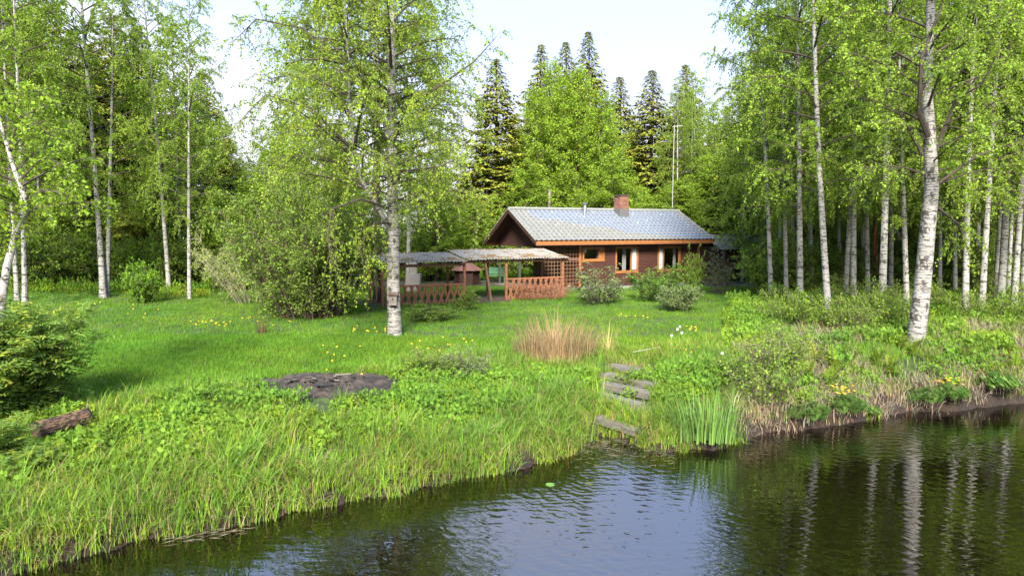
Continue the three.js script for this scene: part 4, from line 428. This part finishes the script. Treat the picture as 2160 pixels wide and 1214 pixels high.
{ // burnt mound
  const g = new GB(), R = rng(455), rings = 34, seg = 120; const N = []; for (let r = 0; r <= rings; r++) for (let s = 0; s < seg; s++) { const a = s / seg * 6.283, t = r / rings; let R0 = 1.5 + 0.26 * Math.cos(2 * a) + 0.12 * Math.sin(3 * a + 1) + (fbm(Math.cos(a) * 2 + 5, Math.sin(a) * 2, 3) - 0.5) * 1.1; const x = Math.cos(a) * R0 * t * 1.15 + t * (Math.cos(a - 0.7) > 0.75 ? (Math.cos(a - 0.7) - 0.75) * 2.2 : 0), z = Math.sin(a) * R0 * t * 0.85 + t * (Math.cos(a - 0.7) > 0.75 ? (Math.cos(a - 0.7) - 0.75) * 1.6 : 0); const X = PATCH.x + x, Z = PATCH.z + z, n = fbm(X * 5, Z * 5, 4), n2 = fbm(X * 13, Z * 13, 3); const y = height(X, Z) + (1 - t * t) * 0.07 + (n - 0.5) * 0.16 * (1 - t * 0.6) + (n2 - 0.5) * 0.12 + 0.03 - (t > 0.97 ? 0.12 : 0); const br = smooth(0.45, 0.7, n * 0.5 + n2 * 0.5), c = [lerp(0.014, 0.06, br), lerp(0.011, 0.043, br), lerp(0.009, 0.03, br)]; N.push(g.v(x, y - PATCH.y, z, c, x, z)); }
  for (let r = 0; r < rings; r++) for (let s = 0; s < seg; s++) { const a = r * seg + s, b = r * seg + (s + 1) % seg; g.quad(a, b, b + seg, a + seg); } const o = base('burnt_mound', PATCH, 'charred black and brown bonfire mound sunk in the lawn', 'fire pit'); mesh('ash_bed', g.geo(true), std({ vertexColors: true, bumpMap: barkTex, bumpScale: 0.05, roughness: 1 }), o);
  for (let k = 0; k < 16; k++) { const a = R() * 6.28, d = R() * 0.75, x = Math.cos(a) * d, z = Math.sin(a) * d * 0.7, y = height(PATCH.x + x, PATCH.z + z) - PATCH.y + 0.12, an = R() * 3.14, l = 0.12 + R() * 0.3, h = new GB(); h.tube([V(x, y, z), V(x + Math.cos(an) * l, y + 0.03, z + Math.sin(an) * l)], [0.025, 0.015], 6, null, true); mesh('charred_stick', h.geo(true), std({ color: k % 3 ? lin(0.015, 0.013, 0.012) : lin(0.12, 0.1, 0.08) }), o); } }
{ // plank steps down to the water
  const plankM = std({ map: woodTex, color: lin(0.145, 0.128, 0.108), roughness: 0.95 });
  const P = onGround(1320, 830), o = base('plank_steps', P, 'old sunken grey plank steps leading down to the water', 'steps'); for (const [ax, ay, bx, by, w, lift] of [[1290, 774, 1398, 800, 0.4, 0.0], [1278, 792, 1388, 820, 0.34, 0.0], [1270, 811, 1376, 840, 0.34, 0.0], [1262, 832, 1352, 862, 0.3, -0.02], [1262, 884, 1345, 926, 0.28, 0.02]]) { const a = onGround(ax, ay), b = onGround(bx, by); a.y += lift; b.y = lerp(b.y + lift, a.y, 0.6); const g = new GB(); g.bar(a.sub(P), b.sub(P), w, 0.15); mesh('step_plank', g.geo(), plankM, o); } }
{ // dry reed clump
  const R = rng(460), clump = (n, rad, h, col) => { const g = new GB(); for (let k = 0; k < n; k++) { const a = R() * 6.28, r = rad * Math.sqrt(R()), x = Math.cos(a) * r, z = Math.sin(a) * r * 0.7, c = vary(R, col, 0.35); g.blade(x, -0.05, z, Math.atan2(z, x) + (R() - 0.5) * 2, h * (0.4 + 0.75 * R()) * (1.08 - 0.45 * (r / rad) ** 2), 0.013 + 0.008 * R(), R() < 0.2 ? 1.6 : 0.25 + R() * 0.4, c, 4); } return g.geo(); };
  const P = onGround(1172, 750), o = base('dry_reed_clump', P, 'large clump of dry straw brown reeds above the bank', 'reeds'); mesh('reed_stalks', clump(1150, 1.15, 1.3, [0.29, 0.20, 0.105]), M.dry, o); const f = mesh('flattened_straw', clump(500, 1.1, 0.45, [0.40, 0.28, 0.16]), M.dry, o);
  const P2 = onGround(1282, 745), o2 = base('dry_grass_tuft', P2, 'thin tuft of tall dry straw beside the reed clump', 'dry grass'); mesh('dry_stalks', clump(60, 0.18, 0.95, [0.42, 0.32, 0.14]), M.dry, o2); const P3 = onGround(552, 705), o3 = base('bare_twigs', P3, 'upright bunch of bare reddish twigs in front of the willow', 'twigs'); mesh('twigs', clump(46, 0.16, 0.95, [0.13, 0.08, 0.05]), M.dry, o3);
  const sg = clump(260, 0.9, 0.4, [0.38, 0.25, 0.15]); for (const [px, py, s] of [[1300, 768, 0.8], [1330, 775, 0.6], [1290, 700 + 90, 0.5]]) { const t = mesh('straw_mat', sg, M.dry); t.position.copy(onGround(px, py)); t.scale.set(s, 0.5, s); tag(t, 'patch of flattened straw at the head of the plank steps', 'straw', 'straw around the steps'); } }
{ // iris clump, ferns, marigolds
  const R = rng(470), g = new GB(); for (let k = 0; k < 230; k++) { const a = R() * 6.28, r = 0.8 * Math.sqrt(R()), x = Math.cos(a) * r, z = Math.sin(a) * r * 0.55; g.blade(x, 0, z, a + (R() - 0.5), 0.4 + 0.8 * R(), 0.03, R() < 0.12 ? 1.8 : 0.15 + R() * 0.8, vary(R, [0.14, 0.25, 0.05], 0.3), 4); } const P = onGround(1490, 925), o = base('iris_clump', P, 'clump of upright sword leaved irises at the waterline', 'iris'); mesh('leaves', g.geo(), M.grass, o);
  const fernMade = [0, 1, 2].map(() => { const fern = new GB(); for (let k = 0; k < 15; k++) { const az = k * 2.399 + R() * 1.5, L = 0.28 + 0.34 * R(), ca = Math.cos(az), sa = Math.sin(az), c = vary(R, R() < 0.3 ? [0.23, 0.26, 0.02] : [0.15, 0.235, 0.022], 0.25), up = 0.7 + 1.0 * R(), bo = 0.3 + 0.8 * R(), o0 = 0; fern.tube([0, 0.25, 0.5, 0.75, 1].map(t => V(ca * L * t * (0.35 + bo * 0.5 * t), L * (up * t * 1.25 - bo * 0.8 * t * t) - 0.02, sa * L * t * (0.35 + bo * 0.5 * t))), t => 0.006 * (1.2 - t), 3, [0.12, 0.16, 0.03]); for (let j = 1; j < 20; j++) { const t = j / 20, rr = o0 + L * t * (0.35 + bo * 0.5 * t), x = ca * rr, z = sa * rr, y = L * (up * t * 1.25 - bo * 0.8 * t * t) - 0.02, l = 0.125 * Math.sin(Math.PI * Math.min(1, t * 0.88 + 0.14)) * (0.8 + 0.4 * R()), ty = up * 1.25 - 1.6 * bo * t, tr = 0.35 + bo * t, tn = Math.hypot(ty, tr), sx = ca * tr / tn, sy = ty / tn, sz = sa * tr / tn, rl = (R() - 0.5) * 0.7; for (const sg of [-1, 1]) fern.leaf(x, y, z, -sa * sg * 0.92 + sx * 0.35, sy * 0.35 + rl, ca * sg * 0.92 + sz * 0.35, sx, sy, sz, l, l * 0.2, vary(R, c, 0.2), 0.03); } } return fern.geo(); }); 
  const fl = 'bright green fern tuft on the strawy bank slope', fgp = 'ferns on the steep bank'; for (const [px, py, s] of [[1680, 790, 1.2], [1720, 772, 1.1], [1760, 800, 1.1], [1700, 812, 1.1], [1650, 790, 1], [1810, 800, 0.8], [1880, 790, 0.9], [1925, 750, 0.8], [1965, 775, 0.9], [2040, 780, 1.1], [2085, 800, 0.9], [2140, 790, 1], [1990, 790, 0.7], [1745, 825, 0.9], [1850, 770, 0.8], [2120, 760, 0.9], [1790, 780, 0.9], [1900, 735, 0.7]]) { const t = mesh('fern', fernMade[px % 3], M.leaf); t.position.copy(onGround(px, py)); t.scale.setScalar(s); t.rotation.y = R() * 6; tag(t, fl, 'fern', fgp); }
  const ml = new GB(), mf = new GB(); for (let k = 0; k < 190; k++) { const a = R() * 6.28, r = 0.5 * Math.sqrt(R()), y = 0.1 + 0.3 * (1 - r / 0.5) * R() + 0.12 * R(), x = Math.cos(a) * r, z = Math.sin(a) * r, q = 0.065 + 0.03 * R(), c = vary(R, [0.155, 0.265, 0.05], 0.3), tx = (R() - 0.5) * 2, tz = -0.2 - R() * 1.2, m = ml.v(x, y - 0.012, z, c); let f, p; for (let s = 0; s < 8; s++) { const b = s / 8 * 6.283, e = ml.v(x + Math.cos(b) * q, y + Math.cos(b) * q * tx + Math.sin(b) * q * tz, z + Math.sin(b) * q, c); if (s) ml.tri(m, e, p); else f = e; p = e; } } for (let k = 0; k < 20; k++) { const a = R() * 6.28, r = 0.4 * R(), x = Math.cos(a) * r, z = Math.sin(a) * r, y = 0.42 + 0.15 * R(), m = mf.v(x, y, z); let p, f; for (let s = 0; s <= 5; s++) { const b = s / 5 * 6.283, e = mf.v(x + Math.cos(b) * 0.036, y + 0.012, z + Math.sin(b) * 0.036); if (s) mf.tri(m, e, p); p = e; } } const mg = ml.geo(), fgm = mf.geo(), ym = std({ color: lin(0.75, 0.42, 0.005), side: THREE.DoubleSide });
  for (const [px, py, s, fl, lab] of [[1775, 865, 1.0, 1, 'marsh marigold in full yellow flower at the waterline'], [1700, 880, 0.95, 0, 'broad leaved marigold plant beside the flowering one'], [1945, 845, 0.95, 0, 'dark leafy marigold on the muddy bank below the leaning birch'], [2000, 838, 0.9, 1, 'marsh marigold with a few yellow flowers by the sedge'], [2100, 818, 1.05, 0, 'broad leafy marigold beyond the sedge tuft'], [1830, 872, 0.6, 0, 'small marigold plant hugging the mud']]) { const o2 = base('marsh_marigold', onGround(px, py), lab, 'marigold'); o2.scale.setScalar(s); o2.rotation.y = px; mesh('leaves', mg, M.leaf, o2); if (fl) mesh('flowers', fgm, ym, o2); }
  // lily pads
  for (const [px, py, c, lab] of [[1161, 1022, [0.1, 0.2, 0.03], 'bright green lily pad floating on the river'], [1243, 1020, [0.06, 0.06, 0.015], 'brownish lily pad floating on the river']]) { const p = onLevel(px, py, 0), q = new THREE.Shape(); q.absarc(0, 0, 0.085, 0.25, 6.0, false); q.lineTo(0, 0); const e = new THREE.ExtrudeGeometry(q, { depth: 0.004, bevelEnabled: false, curveSegments: 20 }); e.rotateX(-Math.PI / 2); const m = mesh('lily_pad', e, std({ color: lin(...c), roughness: 0.4 })); m.position.set(p.x, 0.004, p.z); tag(m, lab, 'lily pad'); }
  // dandelions and narcissi
  const dg = new GB(); dg.tube([V(0, -0.03, 0), V(0.01, 0.14, 0)], [0.004, 0.003], 4, [0.12, 0.2, 0.03]); for (let l = 0; l < 2; l++) { const m = dg.v(0.01, 0.165 - l * 0.012, 0, [0.8, 0.5, 0.005]); let p; for (let s = 0; s <= 9; s++) { const b = s / 9 * 6.283, rr = l ? 0.028 : 0.02, e = dg.v(0.01 + Math.cos(b) * rr, 0.15 - l * 0.004, Math.sin(b) * rr, [0.75, 0.40, 0.005]); if (s) dg.tri(m, e, p); p = e; } } const dgeo = dg.geo(), dm = std({ vertexColors: true, side: THREE.DoubleSide }), spots = [[440, 690, 60, 12, 18], [780, 705, 50, 9, 16], [560, 685, 90, 20, 8], [640, 672, 80, 6, 9], [720, 760, 130, 50, 9], [300, 660, 60, 20, 6], [1460, 702, 22, 8, 10], [1340, 675, 70, 10, 7], [1480, 760, 100, 40, 7], [900, 750, 80, 40, 6], [960, 730, 60, 12, 5]];
  for (const [cx, cy, rx, ry, n] of spots) for (let k = 0; k < n; k++) { const m = mesh('dandelion', dgeo, dm); m.position.copy(onGround(cx + (R() + R() - 1) * rx, cy + (R() + R() - 1) * ry)); m.rotation.y = R() * 6; m.scale.setScalar(0.95 + 0.4 * R()); tag(m, 'yellow dandelion in the lawn grass', 'flower', 'dandelions in the lawn'); }
  const wg = new GB(); wg.tube([V(0, -0.03, 0), V(0, 0.24, 0.0)], [0.005, 0.004], 4, [0.1, 0.2, 0.03]); { const m = wg.v(0, 0.25, 0.02, [0.8, 0.7, 0.2]); for (let s = 0; s < 6; s++) { const b = s / 6 * 6.283; wg.leaf(0, 0.25, 0.01, Math.cos(b), Math.sin(b), 0.25, -Math.sin(b), Math.cos(b), 0, 0.05, 0.017, [0.8, 0.8, 0.74]); } } const wgeo = wg.geo(); for (const [px, py] of [[1429, 708], [1434, 702], [1416, 722], [1523, 762], [1438, 716]]) { const m = mesh('narcissus', wgeo, dm); m.position.copy(onGround(px, py)); m.scale.setScalar(0.85); tag(m, 'white narcissus in the grass above the steps', 'flower', 'white narcissi on the lawn'); } }

// ───────────────────────── grass and ground cover (uncountable) ─────────────────────────
function tuft(seed, n, rad, h, w, bend, col, seg, dead = 0) { const R = rng(seed), g = new GB(); for (let k = 0; k < n; k++) { const a = R() * 6.28, r = rad * Math.sqrt(R()); g.blade(Math.cos(a) * r, -0.02, Math.sin(a) * r, R() * 6.28, h * (0.4 + 0.75 * R()), w * (0.7 + 0.6 * R()), bend * (0.3 + R()), vary(R, dead && R() < dead ? [0.30, 0.235, 0.11] : col, 0.25), seg); } return g.geo(); }
function herb(seed, n, rad, h, leaf, col, ratio) { const R = rng(seed), g = new GB(); for (let k = 0; k < n; k++) { const a = R() * 6.28, r = rad * Math.sqrt(R()), x = Math.cos(a) * r, z = Math.sin(a) * r, y = h * (0.35 + 0.65 * R()), b0 = R() * 6.28; for (let j = 0; j < 3; j++) { const b = b0 + (j - 1) * 1.1, l = leaf * (0.7 + 0.5 * R()); randLeaf(g, R, V(x + (R() - 0.5) * 0.05, y + (R() - 0.5) * 0.04, z + (R() - 0.5) * 0.05), l * 1.1, vary(R, col, 0.28), -0.15, ratio); } } return g.geo(); }
function scatter(name, label, geos, mat, seed, n, pick, kindName) { const R = rng(seed), lists = geos.map(() => []); let made = 0; for (let k = 0; k < n * 6 && made < n; k++) { const r = pick(R); if (!r) continue; lists[(R() * geos.length) | 0].push(r); made++; }
  lists.forEach((L, gi) => { if (!L.length) return; const im = new THREE.InstancedMesh(geos[gi], mat, L.length), o = new THREE.Object3D(), c = new THREE.Color(); L.forEach((r, i) => { o.position.set(r.x, r.y, r.z); o.rotation.set((R() - 0.5) * 0.2, R() * 6.283, (R() - 0.5) * 0.2); o.scale.set(r.s, r.s * (r.sy || 1), r.s); o.updateMatrix(); im.setMatrixAt(i, o.matrix); c.setRGB(r.c[0], r.c[1], r.c[2]); im.setColorAt(i, c); }); im.name = numbered(name); im.castShadow = im.receiveShadow = true; scene.add(im); tag(im, label, name.replace(/_/g, ' ').split(' ').slice(-1)[0], null, 'stuff'); }); }
const inMoundFront = (x, z) => { const dx = x - PATCH.x, dz = z - PATCH.z; return dz > 0 && dz < 1.9 && Math.abs(dx - 0.25 - dz * 0.35) < 1.3 && fbm(x * 2.5, z * 2.5, 2) > 0.46; };
const footprint = (x, z) => { // ground taken by the buildings, the mound, the steps
  const dx = x - 1.19, dz = z + 34.4, u = dx * Math.cos(TH) - dz * Math.sin(TH), v = -(dx * Math.sin(TH) + dz * Math.cos(TH)); if (u > 0.3 && u < 11.4 && v > 0.5 && v < 5.9) return true; const ex = x - 2.42, ez = z + 32.3, u2 = ex * Math.cos(TH) - ez * Math.sin(TH), v2 = -(ex * Math.sin(TH) + ez * Math.cos(TH)); if (u2 > -9.5 && u2 < 0.1 && v2 > -0.1 && v2 < 2.2) return true; if (u2 > -5 && u2 < -3 && v2 > -0.7 && v2 < 0) return true; return inPatch(x, z) < 1.2 || inMoundFront(x, z); };
function inView(R, d0, d1) { const D = Math.sqrt(lerp(d0 * d0, d1 * d1, R())), x = (R() - 0.5) * 1.72 * D; return [x, -D, D]; }
const LOGP = onGround(130, 912), nearLog = (x, z) => (x - LOGP.x) ** 2 + (z - LOGP.z - 0.3) ** 2 < 0.4;
const tint = (x, z, R) => { const m = fbm(x * 0.35, z * 0.35, 3), f = fbm(x * 1.9 + 3, z * 1.9, 2); const k = 0.72 + 0.55 * f + (R() - 0.5) * 0.25, y = (m - 0.5) * 0.6; return [k * (1 + y), k * (1 + y * 0.3), k * (1 - y * 0.3)]; };
const steps = (x, z) => { const p = pixX(x, -z * 1.0); const D = -z; return p > 1258 && p < 1388 && D > 12.4 && D < 18 && fbm(x * 2.6, z * 2.6, 2) < 0.6; };
{
  const lawn = [1, 2, 3].map(k => tuft(500 + k, 13, 0.1, 0.105, 0.011, 1.2, [[0.105, 0.215, 0.017], [0.10, 0.22, 0.02], [0.12, 0.22, 0.016]][k - 1], 2, 0.06));
  const pickLawn = (d0, d1) => R => { const [x, z, D] = inView(R, d0, d1), d = inland(x, z); if (d < 1.6 || footprint(x, z) || steps(x, z)) return null; const g = x > 0.28 * D && d < 6 ? 0 : 1; if (!g && R() < 0.6) return null; return { x, z, y: heightD(x, z, d), s: 0.75 + 0.55 * R(), sy: 0.7 + 0.9 * fbm(x * 0.9, z * 0.9, 2), c: tint(x, z, R) }; };
  scatter('lawn_grass', 'short bright green lawn grass', lawn, M.grass, 510, 42000, pickLawn(9, 21)); scatter('lawn_grass', 'short bright green lawn grass', lawn, M.grass, 511, 52000, pickLawn(21, 38));
  const sedge = [1, 2, 3, 4].map(k => tuft(520 + k, 12, 0.17, 0.5 + 0.09 * k, 0.0185, 1.5 + 0.3 * k, [[0.18, 0.295, 0.02], [0.15, 0.275, 0.026], [0.20, 0.30, 0.02], [0.135, 0.255, 0.032]][k - 1], 5, 0.09));
  const pickSedge = R => { const [x, z] = inView(R, 7, 16), d = inland(x, z); if (d < -0.25 || d > 2.1 || x > 3.4 || steps(x, z) || R() > smooth(2.2, 1.2, d) || fbm(x * 1.1 + 7, z * 1.1, 2) < 0.3) return null; const hy = heightD(x, z, d); if (hy < -0.05) return null; return { x, z, y: hy, s: (0.6 + 0.55 * R() * R() + 0.1 * R()) * (0.65 + 0.8 * fbm(x * 0.9, z * 0.9 + 30, 2)) - 0.1 * smooth(1, 2, d), c: tint(x, z, R) }; };
  scatter('sedge_grass', 'tall bright green sedge leaning over the riverbank', sedge, M.grass, 530, 4300, pickSedge);
  const bankgrass = R => { const [x, z, D] = inView(R, 8, 20), d = inland(x, z); if (d < -0.1 || d > 4.8 || footprint(x, z) || steps(x, z) || nearLog(x, z)) return null; const p = pixX(x, D); if (p > 1580 || (p < 900 && (d < 1.3 || R() > 0.8))) return null; return { x, z, y: heightD(x, z, d), s: 0.3 + 0.4 * R(), c: tint(x, z, R) }; }; scatter('meadow_grass', 'knee high meadow grass on the slope around the plank steps', sedge, M.grass, 531, 5600, bankgrass);
  const rightgrass = R => { const [x, z, D] = inView(R, 15, 30), d = inland(x, z); if (pixX(x, D) < 1580 || d < 0.15) return null; if (d < 3 && R() < 0.6) return null; return { x, z, y: heightD(x, z, d), s: 0.35 + 0.45 * R(), c: tint(x, z, R) }; }; scatter('grove_grass', 'rough green grass under the grove birches', sedge, M.grass, 532, 7000, rightgrass);
  const straw = [1, 2].map(k => tuft(540 + k, 14, 0.2, 0.5, 0.011, 2.9, [0.27, 0.225, 0.14], 5)); scatter('dead_grass', 'dead straw coloured grass on the steep bank', straw, M.dry, 541, 2300, R => { const [x, z, D] = inView(R, 13, 24), d = inland(x, z); if (pixX(x, D) < 1560 || d < 0.04 || d > 4.6 || (d > 0.7 && fbm(x * 0.9, z * 0.9, 3) < 0.47)) return null; return { x, z, y: heightD(x, z, d), s: 0.85 + 0.7 * R(), c: [0.8 + 0.4 * R(), 0.8 + 0.35 * R(), 0.8 + 0.3 * R()] }; });
  scatter('dead_grass', 'dead straw hanging at the foot of the sedge bank', straw, M.dry, 542, 1500, R => { const [x, z] = inView(R, 7, 15), d = inland(x, z); if (x > 3.5 || d < 0.02 || d > 0.45 || fbm(x * 1.7, z * 1.7, 2) < 0.3) return null; return { x, z, y: heightD(x, z, d), s: 0.35 + 0.45 * R(), c: [0.7, 0.6, 0.5] }; });
  const herbs = [1, 2, 3].map(k => herb(550 + k, 26, 0.22, 0.13 + 0.06 * k, 0.036 + 0.01 * k, [[0.18, 0.30, 0.024], [0.21, 0.31, 0.024], [0.155, 0.275, 0.03]][k - 1], 0.24 + 0.06 * k)); scatter('ground_herbs', 'leafy green herbs covering the slope above the sedge', herbs, M.leaf, 551, 2300, R => { const [x, z, D] = inView(R, 8, 17), d = inland(x, z); if (d < 1.1 || d > 4.8 || nearLog(x, z) || footprint(x, z) || steps(x, z) || R() > smooth(5, 2.6, d + 2.2 * (fbm(x * 0.8, z * 0.8, 3) - 0.5)) * (0.25 + 0.75 * smooth(0.4, 0.56, fbm(x * 1.3 + 9, z * 1.3, 3)))) return null; if (pixX(x, D) > 1600) return null; return { x, z, y: heightD(x, z, d), s: 0.6 + 0.6 * R(), c: tint(x, z, R) }; });
  scatter('bank_sedge', 'green sedge tufts at the waterline below the grove', sedge, M.grass, 533, 520, R => { const [x, z, D] = inView(R, 13, 22), d = inland(x, z); if (pixX(x, D) < 1560 || d < 0.03 || d > 0.8 || fbm(x * 0.7 + 5, z * 0.7, 2) < 0.5) return null; return { x, z, y: heightD(x, z, d), s: 0.45 + 0.4 * R(), c: tint(x, z, R) }; });
  scatter('bank_herbs', 'leafy green herbs between straw on the steep bank', herbs, M.leaf, 553, 1900, R => { const [x, z, D] = inView(R, 14, 30), d = inland(x, z); if (pixX(x, D) < 1540 || d < 0.3 || fbm(x * 0.8 + 2, z * 0.8, 3) < 0.46) return null; return { x, z, y: heightD(x, z, d), s: 0.6 + 0.7 * R(), sy: 1.3, c: tint(x, z, R) }; });
  scatter('forest_undergrowth', 'low green undergrowth on the forest floor', herbs, M.leaf, 552, 15000, R => { const [x, z, D] = inView(R, 31.5, 62), d = inland(x, z); if (footprint(x, z) || d < 3) return null; const p = pixX(x, D); if (p > 440 && p < 1600 && D < 42) return null; return { x, z, y: heightD(x, z, d), s: 0.55 + 0.6 * R(), sy: 1.8, c: [0.8 + 0.4 * R(), 0.8 + 0.35 * R(), 0.9] }; });
  // floating straws at the foot of the steps
  const R = rng(560), g = new GB(); for (let k = 0; k < 620; k++) { const px = 1200 + R() * 215, py = 925 + R() * R() * 75 + Math.abs(px - 1310) * 0.02, p = onLevel(px, py, 0.006); if (inland(p.x, p.z) > 0.1) continue; const a = (R() - 0.5) * 1.6 + (R() < 0.3 ? 1.5 : 0), l = 0.06 + R() * 0.22, c = vary(R, R() < 0.5 ? [0.2, 0.16, 0.1] : [0.1, 0.12, 0.05], 0.4); g.leaf(p.x, 0.006 + R() * 0.01, p.z, Math.cos(a), 0.02, Math.sin(a), -Math.sin(a), 0, Math.cos(a), l, 0.005, c, 0.01); } for (let k = 0; k < 90; k++) { const px = 330 + R() * 190, py = 1128 - (px - 330) * 0.16 + R() * 26, p = onLevel(px, py, 0.006), a = -0.4 + (R() - 0.5), l = 0.05 + R() * 0.2; g.leaf(p.x, 0.006, p.z, Math.cos(a), 0, Math.sin(a), -Math.sin(a), 0, Math.cos(a), l, 0.006, vary(R, [0.2, 0.17, 0.11], 0.4), 0.01); } tag(mesh('floating_debris', g.geo(), M.dry), 'floating straw and waterweed by the steps and the bank', 'debris', null, 'stuff');
}
renderer.render(scene, camera);
